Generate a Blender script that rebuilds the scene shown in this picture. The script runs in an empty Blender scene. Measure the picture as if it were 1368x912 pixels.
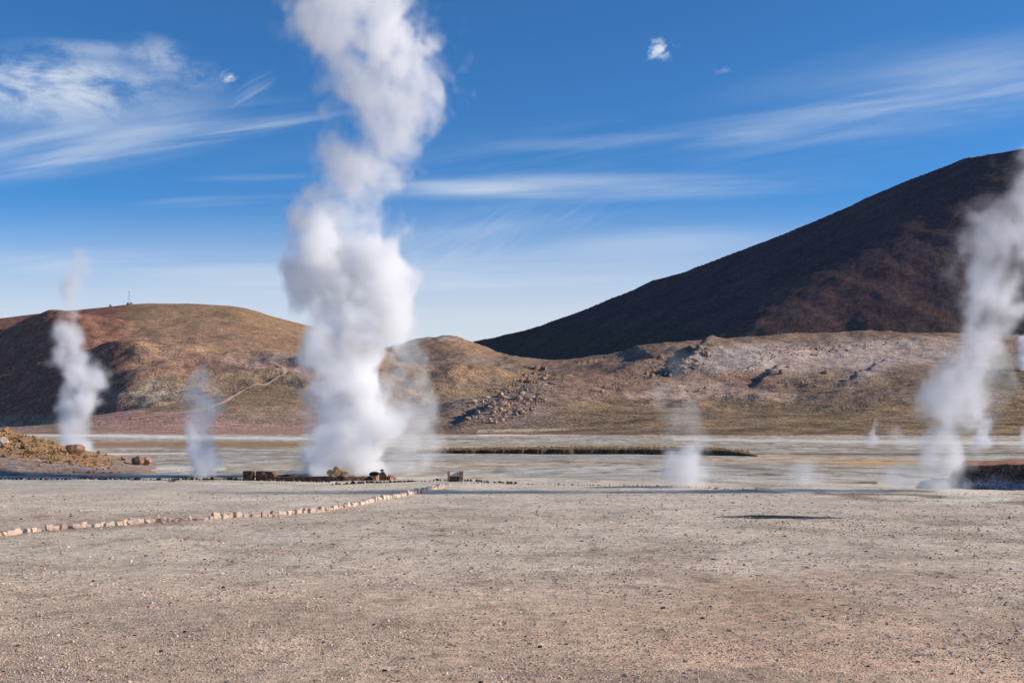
import bpy, math, random
import numpy as np
from mathutils import Vector

random.seed(7)
rng = np.random.default_rng(11)
sc = bpy.context.scene
COL = sc.collection
CAM_H = 3.2          # eye height above the plain, metres
FOC = 1520.0         # focal length in the photograph's pixels (40 mm on a 36 mm sensor)
HZ = 570.0           # row of the horizon in the photograph
SUN_EL, SUN_AZ = math.radians(24), math.radians(2)   # azimuth measured from +X towards +Y

# ------------------------------------------------------------------ numeric helpers
def srgb(r, g, b):
    c = np.array([r, g, b], float) / 255
    return np.where(c <= .04045, c / 12.92, ((c + .055) / 1.055) ** 2.4)

def alb(r, g, b, e=.60):
    # reflectance that shows as this colour in the sunlight here (the sun is warm, so blue needs less of it)
    c = srgb(r, g, b) / (e * np.array([.95, 1.0, 1.07]))
    return c * min(1.0, .80 / c.max())          # keep the hue where the value is capped

def sstep(a, b, x):
    t = np.clip((x - a) / (b - a), 0, 1)
    return t * t * (3 - 2 * t)

def _hash(ix, iy, iz):
    h = (ix * 374761393 + iy * 668265263 + iz * 2147483647 * 7 + 1013904223 * iz) & 0xffffffff
    h = ((h ^ (h >> 13)) * 1274126177) & 0xffffffff
    h = ((h ^ (h >> 16)) * 2246822519) & 0xffffffff
    return h ^ (h >> 15)

_G = np.array([[1,1,0],[-1,1,0],[1,-1,0],[-1,-1,0],[1,0,1],[-1,0,1],[1,0,-1],[-1,0,-1],
               [0,1,1],[0,-1,1],[0,1,-1],[0,-1,-1],[1,1,0],[-1,1,0],[0,-1,1],[0,-1,-1]], float)

def perlin(x, y, z=None):
    x = np.asarray(x, float); y = np.asarray(y, float)
    z = np.zeros_like(x) + .37 if z is None else np.asarray(z, float)
    xi, yi, zi = np.floor(x).astype(np.int64), np.floor(y).astype(np.int64), np.floor(z).astype(np.int64)
    xf, yf, zf = x - xi, y - yi, z - zi
    u, v, w = [t * t * t * (t * (t * 6 - 15) + 10) for t in (xf, yf, zf)]
    out = 0
    for dx in (0, 1):
        for dy in (0, 1):
            for dz in (0, 1):
                g = _G[_hash(xi + dx, yi + dy, zi + dz) & 15]
                d = g[..., 0] * (xf - dx) + g[..., 1] * (yf - dy) + g[..., 2] * (zf - dz)
                out = out + d * (u if dx else 1 - u) * (v if dy else 1 - v) * (w if dz else 1 - w)
    return out

def fbm(x, y, z=None, octv=4, gain=.5, billow=False):
    a, s, t = 1.0, 0, 0
    z = np.zeros_like(np.asarray(x, float)) if z is None else z
    for o in range(octv):
        n = perlin(x * 2 ** o + 17.3 * o, y * 2 ** o - 9.1 * o, z * 2 ** o + 4.7 * o)
        s = s + a * (np.abs(n) * 2 - .45 if billow else n)
        t += a; a *= gain
    return s / t * 1.6

def poly(pts, soft=0):
    p = np.array(sorted(pts), float)
    if not soft: return lambda q: np.interp(q, p[:, 0], p[:, 1])
    xs = np.arange(p[0, 0], p[-1, 0], 2.0); ys = np.interp(xs, p[:, 0], p[:, 1])
    k = np.exp(-(np.arange(-60, 61) * 2 / soft) ** 2 / 2); k /= k.sum()
    ys = np.convolve(np.pad(ys, 60, 'edge'), k, 'valid')
    return lambda q: np.interp(q, xs, ys)

def smin(a, b, k):
    h = np.clip(.5 + .5 * (b - a) / k, 0, 1)
    return b + (a - b) * h - k * h * (1 - h)

def px_u(px): return (px - 684.0) / FOC
def py_v(py): return (HZ - py) / FOC
def pxpy(x, y, z): return 684 + x / y * FOC, HZ - (z - CAM_H) / y * FOC

# ------------------------------------------------------------------ scene helpers
def link(o, parent=None):
    COL.objects.link(o)
    if parent is not None: o.parent = parent
    return o

def tag(o, label=None, cat=None, group=None, kind=None):
    if label: o['label'] = label
    if cat: o['category'] = cat
    if group: o['group'] = group
    if kind: o['kind'] = kind
    return o

def mesh_np(name, verts, faces, mat=None, smooth=True, col=None):
    """verts n x 3, faces m x k (all the same k)"""
    v = np.asarray(verts, np.float32); f = np.asarray(faces, np.int32)
    me = bpy.data.meshes.new(name)
    me.vertices.add(len(v)); me.vertices.foreach_set('co', v.ravel())
    k = f.shape[1]
    me.loops.add(f.size); me.loops.foreach_set('vertex_index', f.ravel())
    me.polygons.add(len(f))
    me.polygons.foreach_set('loop_start', np.arange(0, f.size, k, dtype=np.int32))
    me.polygons.foreach_set('use_smooth', np.full(len(f), smooth, bool))
    me.update(calc_edges=True); me.validate()
    if col is not None:
        ca = me.color_attributes.new('tint', 'FLOAT_COLOR', 'POINT')
        c = np.ones((len(v), 4), np.float32); c[:, :3] = col
        ca.data.foreach_set('color', c.ravel())
    if mat: me.materials.append(mat)
    return me

def grid_faces(nr, nc):
    i = np.arange(nr - 1)[:, None] * nc + np.arange(nc - 1)[None, :]
    return np.stack([i, i + 1, i + 1 + nc, i + nc], -1).reshape(-1, 4)

# ------------------------------------------------------------------ material helpers
class NT:
    def __init__(self, tree): self.t = tree; self.n = tree.nodes; self.l = tree.links
    def new(self, typ, **kw):
        nd = self.n.new(typ)
        for k, v in kw.items(): setattr(nd, k, v)
        return nd
    def put(self, sock, v):
        if isinstance(v, bpy.types.NodeSocket): self.l.new(v, sock)
        elif v is not None: sock.default_value = v
    def math(self, op, a, b=None, clamp=False):
        nd = self.new('ShaderNodeMath', operation=op, use_clamp=clamp)
        self.put(nd.inputs[0], a)
        if b is not None: self.put(nd.inputs[1], b)
        return nd.outputs[0]
    def noise(self, vec, scale, detail=3, rough=.55, dist=0):
        nd = self.new('ShaderNodeTexNoise')
        self.put(nd.inputs['Vector'], vec)
        nd.inputs['Scale'].default_value = scale; nd.inputs['Detail'].default_value = detail
        nd.inputs['Roughness'].default_value = rough; nd.inputs['Distortion'].default_value = dist
        return nd.outputs['Fac']
    def vor(self, vec, scale, feature='F1'):
        nd = self.new('ShaderNodeTexVoronoi', feature=feature)
        self.put(nd.inputs['Vector'], vec); nd.inputs['Scale'].default_value = scale
        return nd
    def ramp(self, fac, a, b, lo=0, hi=1, mode='SMOOTHSTEP'):
        nd = self.new('ShaderNodeMapRange', interpolation_type=mode)
        self.put(nd.inputs[0], fac)
        nd.inputs[1].default_value = a; nd.inputs[2].default_value = b
        nd.inputs[3].default_value = lo; nd.inputs[4].default_value = hi
        return nd.outputs[0]
    def mix(self, fac, a, b, mode='MIX'):
        nd = self.new('ShaderNodeMix', data_type='RGBA', blend_type=mode)
        self.put(nd.inputs[0], fac); self.put(nd.inputs[6], a); self.put(nd.inputs[7], b)
        return nd.outputs[2]
    def gray(self, val):
        nd = self.new('ShaderNodeCombineColor')
        for i in range(3): self.put(nd.inputs[i], val)
        return nd.outputs[0]
    def bump(self, h, strength, dist):
        nd = self.new('ShaderNodeBump')
        self.put(nd.inputs['Height'], h); nd.inputs['Strength'].default_value = strength
        nd.inputs['Distance'].default_value = dist
        return nd.outputs[0]

def material(name, rough=.95, spec=.15):
    m = bpy.data.materials.new(name); m.use_nodes = True
    t = NT(m.node_tree); b = m.node_tree.nodes['Principled BSDF']
    b.inputs['Roughness'].default_value = rough; b.inputs['Specular IOR Level'].default_value = spec
    return m, t, b

def c4(c): return (float(c[0]), float(c[1]), float(c[2]), 1.0)

def rock_mat(name, base, dark=None, var=.25, scale=6.0, bump=.04, rnd=.35):
    m, t, b = material(name)
    tc = t.new('ShaderNodeTexCoord').outputs['Object']
    n1 = t.noise(tc, scale, 5, .62); n2 = t.noise(tc, scale * 5, 3, .6)
    base = np.array(base); dark = base * .45 if dark is None else np.array(dark)
    col = t.mix(t.ramp(n1, .35, .68), c4(dark), c4(base))
    col = t.mix(t.ramp(n2, .3, .7, 0, var), col, c4(np.clip(base * 1.35, 0, .85)))
    oi = t.new('ShaderNodeObjectInfo').outputs['Random']
    k = t.ramp(oi, 0, 1, 1 - rnd, 1 + rnd * .5, 'LINEAR')
    col = t.mix(1.0, col, t.gray(k), 'MULTIPLY')
    t.put(b.inputs['Base Color'], col)
    t.put(b.inputs['Normal'], t.bump(t.math('ADD', n1, t.math('MULTIPLY', n2, .5)), .8, bump))
    return m

# ------------------------------------------------------------------ render, camera, light
sc.render.engine = 'CYCLES'
cy = sc.cycles
cy.max_bounces = 13; cy.diffuse_bounces = 3; cy.glossy_bounces = 2; cy.transmission_bounces = 4
cy.volume_bounces = 11; cy.transparent_max_bounces = 16
cy.use_denoising = True
try:
    cy.denoiser = 'OPENIMAGEDENOISE'; cy.denoising_input_passes = 'RGB_ALBEDO_NORMAL'
except Exception: pass
cy.use_adaptive_sampling = True; cy.adaptive_threshold = .01
cy.volume_step_rate = 1.0; cy.volume_max_steps = 512
sc.view_settings.view_transform = 'Standard'; sc.view_settings.look = 'None'
sc.view_settings.exposure = 0; sc.view_settings.gamma = 1

cd = bpy.data.cameras.new('camera'); cam = link(bpy.data.objects.new('camera', cd))
cam.location = (0, 0, CAM_H); cam.rotation_euler = (math.pi / 2, 0, 0)
cd.lens = 40; cd.sensor_width = 36; cd.shift_y = (HZ - 456) / 1368
cd.clip_start = .1; cd.clip_end = 40000
sc.camera = cam

sd = bpy.data.lights.new('sun', 'SUN'); sun = link(bpy.data.objects.new('sun', sd))
SUN_DIR = Vector((math.cos(SUN_EL) * math.cos(SUN_AZ), math.cos(SUN_EL) * math.sin(SUN_AZ), math.sin(SUN_EL)))
sun.rotation_euler = SUN_DIR.to_track_quat('Z', 'Y').to_euler()
sd.energy = 5.0; sd.angle = math.radians(.5); sd.color = (1, .90, .77)

# ------------------------------------------------------------------ sky with cirrus
def build_world():
    w = bpy.data.worlds.new('World'); sc.world = w; w.use_nodes = True
    t = NT(w.node_tree); bg = w.node_tree.nodes['Background']
    sky = t.new('ShaderNodeTexSky', sky_type='NISHITA', sun_disc=False)
    sky.sun_elevation = SUN_EL
    sky.sun_rotation = math.pi / 2 - SUN_AZ
    sky.altitude = 2500; sky.air_density = 1.0; sky.dust_density = .3; sky.ozone_density = 2.0
    d = t.new('ShaderNodeTexCoord').outputs['Generated']
    sep = t.new('ShaderNodeSeparateXYZ'); t.put(sep.inputs[0], d)
    ya = t.math('MAXIMUM', t.math('ABSOLUTE', sep.outputs[1]), .05)
    u = t.math('DIVIDE', sep.outputs[0], ya); v = t.math('DIVIDE', sep.outputs[2], ya)
    cv = t.new('ShaderNodeCombineXYZ'); t.put(cv.inputs[0], u); t.put(cv.inputs[1], v)
    uv = cv.outputs[0]
    def mapped(rot, sx, sy, ox=0, oy=0):
        a = t.new('ShaderNodeMapping', vector_type='TEXTURE')   # inverse: subtract, rotate back, divide
        t.put(a.inputs['Vector'], uv)
        a.inputs['Location'].default_value = (ox, oy, 0)
        a.inputs['Rotation'].default_value = (0, 0, math.radians(rot))
        a.inputs['Scale'].default_value = (sx, sy, 1)
        return a.outputs[0]
    streak_a = t.noise(mapped(9, .26, .020), 1, 8, .58, .35)
    streak_b = t.noise(mapped(2, .42, .020), 1, 7, .55, .3)
    streak_c = t.noise(mapped(32, .09, .010), 1, 5, .6, .5)
    fluff = t.noise(mapped(-6, .065, .030), 1, 9, .62, .30)
    small = t.noise(mapped(20, .012, .009), 1, 7, .6, .2)
    soft = t.noise(mapped(9, .40, .045), 1, 6, .55, .2)
    fields = {'d': t.ramp(soft, .25, .75), 'a': t.ramp(streak_a, .36, .72), 'b': t.ramp(streak_b, .32, .70), 'c': t.ramp(streak_c, .40, .75),
              'f': t.ramp(fluff, .33, .68), 's': t.ramp(small, .30, .62)}
    clouds = [  # px, py, half length, half thickness, tilt, strength, texture
        (60, 118, 235, 68, -3, .80, 'f'), (70, 108, 170, 40, 0, .35, 'f'), (100, 150, 260, 66, 3, .34, 'd'), (60, 200, 330, 50, 6, .26, 'd'), (90, 195, 380, 48, 9, .46, 'a'),
        (330, 174, 210, 17, 9, .50, 'a'), (40, 225, 150, 18, 5, .35, 'a'),
        (235, 85, 90, 34, -25, .55, 'f'), (308, 103, 24, 14, 10, 1.0, 's'), (337, 122, 46, 20, 38, .50, 'c'), (120, 65, 130, 16, -5, .35, 'f'),
        (780, 250, 430, 26, 1, .46, 'b'), (760, 250, 330, 24, 0, .22, 'd'), (640, 252, 160, 14, -3, .45, 'b'),
        (1270, 128, 440, 62, 9, .36, 'a'), (1300, 120, 330, 70, 8, .22, 'd'), (1120, 165, 260, 30, 10, .22, 'd'), (985, 184, 110, 15, 9, .30, 'a'), (1360, 60, 240, 34, 10, .20, 'd'),
        (881, 67, 34, 24, 8, 1.0, 's'), (967, 95, 24, 12, 0, .16, 's'),
        (660, 315, 230, 46, 10, .22, 'c'), (620, 300, 200, 40, 4, .22, 'd'), (800, 190, 200, 14, 2, .20, 'b'), (330, 237, 110, 8, 2, .28, 'b'), (290, 268, 150, 10, 3, .36, 'b'),
        (560, 385, 520, 66, 0, .42, 'b'), (190, 352, 300, 28, 0, .34, 'b'), (30, 350, 140, 22, -4, .30, 'a'), (880, 330, 240, 40, 2, .30, 'b'),
        (760, 225, 600, 90, 2, .10, 'a'), (1140, 90, 300, 40, 14, .08, 'd'),
    ]
    tot = None
    for px, py, hl, ht, rot, k, f in clouds:
        p = mapped(rot, hl / FOC, ht / FOC, px_u(px), py_v(py))
        ln = t.new('ShaderNodeVectorMath', operation='LENGTH'); t.put(ln.inputs[0], p)
        mk = t.ramp(ln.outputs['Value'], 1.0, .15, 0, k)
        if f == 's':      # small puffs: the mask is eaten away by the texture
            m0 = t.ramp(ln.outputs['Value'], 1.0, 0, 0, 1, 'LINEAR')
            e = t.math('ADD', m0, t.math('MULTIPLY', t.math('SUBTRACT', small, .5), 2.4))
            cl = t.math('MULTIPLY', t.ramp(e, .34, 1.0, 0, k), m0)
        else:
            cl = t.math('MULTIPLY', mk, fields[f])
        tot = cl if tot is None else t.math('SUBTRACT', t.math('ADD', tot, cl), t.math('MULTIPLY', tot, cl))
    skyc = t.mix(1.0, sky.outputs[0], (.38, .86, 1.25, 1), 'MULTIPLY')
    skyc = t.mix(t.ramp(v, .21, .07, 0, .88), skyc, (6.25, 6.6, 7.05, 1))
    col = t.mix(tot, skyc, (6.3, 6.9, 7.7, 1))
    t.put(bg.inputs['Color'], col); bg.inputs['Strength'].default_value = .114
build_world()

# ------------------------------------------------------------------ terrain heights
def plain_h(x, y):
    d = np.maximum(y, 1.0)
    h = (.055 * fbm(x / 9, y / 9, octv=4)) + .03 * fbm(x / 1.6 + 31, y / 1.6, octv=3)
    h = h * sstep(2, 10, d)
    # shallow channels and crust steps further out on the flats
    far = sstep(70, 120, d)
    h = h + far * .22 * fbm(x / 45 + 7, y / 28, octv=4)
    px = 684 + x / d * FOC
    # rim of the plain: the flats behind the geyser basin lie a little lower
    return h

crest_left = poly([(-700, 430), (-200, 428), (0, 425), (40, 419), (75, 415), (100, 413), (160, 407), (200, 405), (260, 405), (315, 408), (335, 412),
                   (370, 423), (420, 435), (470, 446), (540, 470), (620, 505), (700, 540), (760, 566), (1500, 640)], 9)
def left_hill(x, y):
    u = x / y; px = 684 + u * FOC
    Yf, Yc = 470.0, 1500.0
    t = (y - Yf) / (Yc - Yf)
    v = (HZ - crest_left(px)) / FOC
    Hc = CAM_H + v * Yc
    s = np.interp(t, [-.2, 0, .12, .28, .42, .62, .82, .93, 1, 1.25, 2], [-.06, 0, .015, .10, .24, .50, .80, .93, 1, .72, -.4])
    H = Hc * s
    bumps = 7 * fbm(x / 190, y / 190, octv=4) + 2.2 * fbm(x / 40 + 5, y / 40, octv=3)
    H = H + bumps * sstep(.05, .35, t) * (1 - .75 * sstep(.8, 1, t))
    H = H - 62 * sstep(115, 15, px) * sstep(.12, .42, t) * sstep(1.0, .88, t)
    # low knoll with the track, in front on the right
    kx, ky = px_u(385) * 760, 760
    H = H + 13 * np.exp(-(((x - kx) / 75) ** 2 + ((y - ky) / 110) ** 2))
    kx, ky = px_u(270) * 660, 660
    H = H + 6 * np.exp(-(((x - kx) / 70) ** 2 + ((y - ky) / 70) ** 2))
    # two steep mounds whose far-left faces turn away from the sun
    rough = 2.6 * fbm(x / 26, y / 26, octv=4)
    X, Y = px_u(158) * 850, 850.0
    P = CAM_H + py_v(453) * Y
    L = P + .56 * (x - X) + .52 * (y - Y); R = P - .12 * (x - X) + .24 * (y - Y); B = P - .02 * np.abs(x - X) - .22 * (y - Y)
    C = smin(smin(L, R + 7 * fbm(x / 60, y / 60 + 4, octv=4), 10), B + 6, 8) + rough
    X, Y = px_u(72) * 1250, 1250.0
    P = CAM_H + py_v(410) * Y
    L = P + .56 * (x - X) + .52 * (y - Y); R = P - .20 * (x - X) + .17 * (y - Y); B = P - .5 * (y - Y)
    D = smin(smin(L, R + 8 * fbm(x / 70, y / 70 + 9, octv=4), 12), B + 6, 8) + rough * 1.2
    return np.maximum(np.maximum(H, C), D) - .5

crest_foot = poly([(-400, 720), (380, 600), (440, 520), (490, 478), (520, 462), (560, 451), (600, 450), (618, 453), (632, 458), (660, 470), (720, 480), (770, 478),
                   (840, 468), (930, 455), (1020, 447), (1170, 443), (1300, 445), (1500, 446), (2200, 446)], 9)
def foot_base(x, y):
    u = x / y; px = 684 + u * FOC
    Yf = np.interp(px, [400, 600, 900, 1400], [520, 480, 420, 400])
    Yc = np.interp(px, [400, 560, 760, 900], [1450, 1420, 1260, 1200])
    t = (y - Yf) / (Yc - Yf)
    Hc = np.maximum(CAM_H + (HZ - crest_foot(px)) / FOC * Yc, 2.0)
    s = np.interp(t, [-.3, 0, .06, .2, .4, .6, .8, 1, 1.3, 2], [-.12, 0, .02, .09, .25, .45, .70, 1, 1.02, .6])
    H = Hc * s
    return H

def base_line(pts):
    """world points where sight lines through pixels meet the smooth foothill"""
    out = []
    d = np.linspace(400, 1500, 4000)
    for px, py in pts:
        x = px_u(px) * d; k = np.nonzero(CAM_H + py_v(py) * d <= foot_base(x, d))[0]
        k = k[0] if len(k) else -1
        out.append((x[k], d[k]))
    return np.array(out)

def lip(x, y, line, a, wl, wr, ends=.18):
    """raised ground to the right of (behind) a line, with a steep face towards its left"""
    best = np.full(np.shape(x), 1e9); sd = np.zeros(np.shape(x)); tt = np.zeros(np.shape(x)); n = len(line) - 1
    for i in range(n):
        (x0, y0), (x1, y1) = line[i], line[i + 1]
        dx, dy = x1 - x0, y1 - y0; L2 = dx * dx + dy * dy
        t = np.clip(((x - x0) * dx + (y - y0) * dy) / L2, 0, 1)
        d = np.hypot(x - x0 - t * dx, y - y0 - t * dy)
        sg = np.sign(dx * (y - y0) - dy * (x - x0))       # >0 on the left of the walking direction
        m = d < best
        best = np.where(m, d, best); sd = np.where(m, -sg * d, sd); tt = np.where(m, (i + t) / n, tt)
    sd = sd + 5 * fbm(x / 22, y / 22, octv=3)
    f = sstep(-wl, 0, sd) * np.exp(-(np.clip(sd, 0, None) / wr) ** 2)
    return a * f * sstep(0, ends, tt) * sstep(1, 1 - ends, tt)

# (line in the photograph, height, width of the steep face, width of the gentle side); the steep face is on the left of the walking direction
LIPS = [(base_line(p), a, wl, wr) for p, a, wl, wr in [
    ([(600, 578), (690, 560), (752, 541), (800, 527), (850, 511), (900, 494), (935, 482)], 15, 16, 60),
    ([(905, 520), (930, 503), (960, 485), (985, 474), (1015, 466)], 13, 13, 60),
    ([(1060, 475), (1110, 469), (1160, 463), (1240, 452)], 6, 7, 40),
    ([(820, 470), (870, 480), (905, 482)][::-1], 5, 8, 40),
    ([(1130, 520), (1175, 498), (1215, 484)], 8, 10, 40),
    ([(1010, 520), (1045, 504), (1085, 496)], 6, 10, 36),
    ([(690, 503), (760, 490), (830, 486)], 5, 12, 50),
    ([(1010, 486), (1060, 478), (1100, 474)], 4, 6, 26),
    ([(870, 500), (905, 490), (935, 470)], 5, 8, 24),
    ([(1270, 500), (1300, 486), (1340, 478)], 5, 8, 40),
    ([(880, 548), (960, 538), (1040, 534)], 3, 8, 30),
]]

def foothill(x, y):
    H = foot_base(x, y)
    px = 684 + x / y * FOC
    t = (y - 450) / 750
    H = H + (4.0 * fbm(x / 150 + 9, y / 150, octv=4) + 2.6 * fbm(x / 34, y / 34 + 3, octv=4) + .9 * np.abs(fbm(x / 9, y / 12 + 3, octv=3))) * sstep(.03, .3, t)
    def bump(px0, Y0, rx, ry, a, rot=0):
        dx, dy = x - px_u(px0) * Y0, y - Y0
        c, s_ = math.cos(math.radians(rot)), math.sin(math.radians(rot))
        p, q = (dx * c + dy * s_) / rx, (-dx * s_ + dy * c) / ry
        return a * np.exp(-(p * p + q * q))
    H = H + bump(672, 700, 40, 80, 8, -20)
    H = H + bump(1330, 620, 70, 60, 5) + bump(1230, 620, 60, 50, 4) + bump(930, 560, 80, 40, 3)
    for line, a, wl, wr in LIPS: H = H + lip(x, y, line, a, wl, wr)
    return H - .5

crest_mt = poly([(300, 560), (520, 492), (590, 470), (625, 457), (650, 452), (680, 446), (720, 435), (780, 414), (850, 385), (872, 374), (900, 367), (935, 356), (1000, 330),
                 (1050, 311), (1100, 290), (1150, 268), (1200, 245), (1245, 228), (1290, 211), (1330, 203), (1368, 198), (1450, 196), (1600, 230), (1900, 340), (2400, 560)], 4)
def mountain(x, y):
    # left face: a steep plane; its cut with the sight lines of the crest gives the crest's distance
    gx, gy = .50, .19
    C = 108 - gx * 271 - gy * 1227
    u = x / y; px = 684 + u * FOC; v = (HZ - crest_mt(px)) / FOC
    Yc = np.clip((CAM_H - C) / np.maximum(gx * u + gy - v, .05), 1250, 3000)
    L = C + gx * x + gy * y
    R = 58 + .268 * (x - 271) + .748 * (y - 1227)        # right face, just touched by the sun
    B = CAM_H + v * Yc - .5 * (y - Yc)
    lit = sstep(-25, 30, L - R)
    rough = 3 * fbm(x / 120, y / 120, octv=3) + (.8 + .2 * lit) * 1.4 * fbm(x / 34 + 3, y / 34, octv=4)
    gul = 2.5 * lit * np.abs(fbm(x / 50 + 2 + y / 90, y / 300, octv=3))
    spur = 5 * fbm(x / 150 + 5, y / 150, octv=2)
    H = smin(L, R + spur, 36) - gul + rough
    return np.minimum(H, B + rough * .25)

def mound(x, y):
    u = x / y; px = 684 + u * FOC
    crest = np.interp(px, [-400, -120, 0, 25, 55, 110, 160, 205, 240], [2.2 + 3, 4.6, 3.15, 2.75, 2.25, 1.35, .7, .15, -.4])
    t = (y - 74) / (92 - 74)
    s = np.interp(t, [-.6, -.12, 0, .5, 1, 1.6, 2.4], [-.6, -.10, .05, .55, 1, .8, -.4])
    return crest * s + .12 * fbm(x / 2.5, y / 2.5, octv=4) * sstep(-.2, .2, t) - .06

def ground_z(x, y):
    x = np.asarray(x, float); y = np.asarray(y, float)
    z = plain_h(x, y)
    z = np.where((y > 60) & (y < 130) & (x < -10), np.maximum(z, mound(x, y)), z)
    far = y > 380
    if np.any(far):
        z = np.where(far, np.maximum(z, np.maximum(left_hill(x, np.maximum(y, 300)), foothill(x, np.maximum(y, 300)))), z)
    return z

def hit(px, py, y0=8.0, y1=1700.0, n=2500):
    """point where the sight line through a pixel of the photograph meets the terrain"""
    d = np.exp(np.linspace(math.log(y0), math.log(y1), n))
    x = px_u(px) * d; z = CAM_H + py_v(py) * d
    g = ground_z(x, d)
    k = np.nonzero(z <= g)[0]
    k = k[0] if len(k) else n - 1
    return np.array([x[k], d[k], g[k]])

# ------------------------------------------------------------------ terrain materials
def ground_material():
    m, t, b = material('gravel_ground', .98, 0)
    tc = t.new('ShaderNodeTexCoord').outputs['Object']
    at = t.new('ShaderNodeAttribute', attribute_name='tint').outputs['Color']
    n0 = t.noise(tc, .35, 5, .6); n1 = t.noise(tc, 3.5, 5, .65); n2 = t.noise(tc, 22, 4, .65)
    v1 = t.vor(tc, 16); v2 = t.vor(tc, 48)
    k = t.math('ADD', t.ramp(n1, .3, .72, .78, 1.31), t.ramp(n0, .3, .7, -.12, .12))
    k = t.math('MULTIPLY', k, t.ramp(n2, .28, .72, .80, 1.32))
    col = t.mix(1.0, at, t.gray(k), 'MULTIPLY')
    # single grains, paler and darker than the dust between them
    sepc = t.new('ShaderNodeSeparateColor'); t.put(sepc.inputs[0], v1.outputs['Color'])
    pick = t.ramp(sepc.outputs[0], .62, .70); inside = t.ramp(v1.outputs['Distance'], .42, .30)
    gr = t.math('MULTIPLY', t.math('MULTIPLY', pick, inside), t.ramp(n0, .42, .58, .25, 1))
    shade = t.ramp(sepc.outputs[1], 0, 1, .45, 1.35, 'LINEAR')
    col = t.mix(gr, col, t.mix(1.0, at, t.gray(shade), 'MULTIPLY'))
    sep2 = t.new('ShaderNodeSeparateColor'); t.put(sep2.inputs[0], v2.outputs['Color'])
    col = t.mix(1.0, col, t.gray(t.ramp(sep2.outputs[2], 0, 1, .80, 1.18, 'LINEAR')), 'MULTIPLY')
    t.put(b.inputs['Base Color'], col)
    h = t.math('ADD', t.math('MULTIPLY', gr, .6), t.math('ADD', t.math('MULTIPLY', n2, .8), t.math('MULTIPLY', n1, 1.2)))
    h = t.math('SUBTRACT', h, t.math('MULTIPLY', v2.outputs['Distance'], .5))
    t.put(b.inputs['Normal'], t.bump(h, .8, .04))
    return m

def hill_material(name, s=1.0, speck=.55, bumpd=1.2):
    m, t, b = material(name, .98, 0)
    tc = t.new('ShaderNodeTexCoord').outputs['Object']
    at = t.new('ShaderNodeAttribute', attribute_name='tint').outputs['Color']
    n0 = t.noise(tc, .018 * s, 5, .6); n1 = t.noise(tc, .12 * s, 5, .65); n2 = t.noise(tc, .55 * s, 3, .6)
    v = t.vor(tc, .42 * s)
    tuft = t.ramp(v.outputs['Distance'], .55, .2, 0, 1)
    k = t.math('MULTIPLY', t.ramp(n0, .3, .7, .90, 1.10), t.ramp(n1, .3, .7, .72, 1.26))
    k = t.math('MULTIPLY', k, t.ramp(n2, .3, .7, 1 - speck * .6, 1 + speck * .5))
    k = t.math('MULTIPLY', k, t.ramp(tuft, 0, 1, 1.10, 1 - speck * .5))
    col = t.mix(1.0, at, t.gray(k), 'MULTIPLY')
    t.put(b.inputs['Base Color'], col)
    h = t.math('ADD', t.math('ADD', t.math('MULTIPLY', n1, 2.2), n2), t.math('MULTIPLY', tuft, .5))
    t.put(b.inputs['Normal'], t.bump(h, .45, bumpd))
    return m

M_ground = ground_material()
M_hill = hill_material('dry_grass_slope', 1.3, .62, .8)
M_mount = hill_material('volcanic_slope', 1.3, .28, .8)

def in_band(px, py, pts, soft):
    """soft mask around a polyline given as (px, py, half width)"""
    best = np.zeros_like(px)
    for (x0, y0, w0), (x1, y1, w1) in zip(pts[:-1], pts[1:]):
        dx, dy = x1 - x0, y1 - y0
        tt = np.clip(((px - x0) * dx + (py - y0) * dy) / (dx * dx + dy * dy + 1e-9), 0, 1)
        d = np.hypot(px - x0 - tt * dx, py - y0 - tt * dy); w = w0 + (w1 - w0) * tt
        best = np.maximum(best, 1 - sstep(w * (1 - soft), w * (1 + soft), d))
    return best

def oval(px, py, cx, cy, rx, ry, rot=0, soft=.5):
    c, s = math.cos(math.radians(rot)), math.sin(math.radians(rot))
    p, q = ((px - cx) * c - (py - cy) * s) / rx, ((px - cx) * s + (py - cy) * c) / ry
    return 1 - sstep(1 - soft, 1 + soft, np.hypot(p, q))

def lay(col, mask, c):
    return col + mask[..., None] * (np.array(c) - col)

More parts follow.
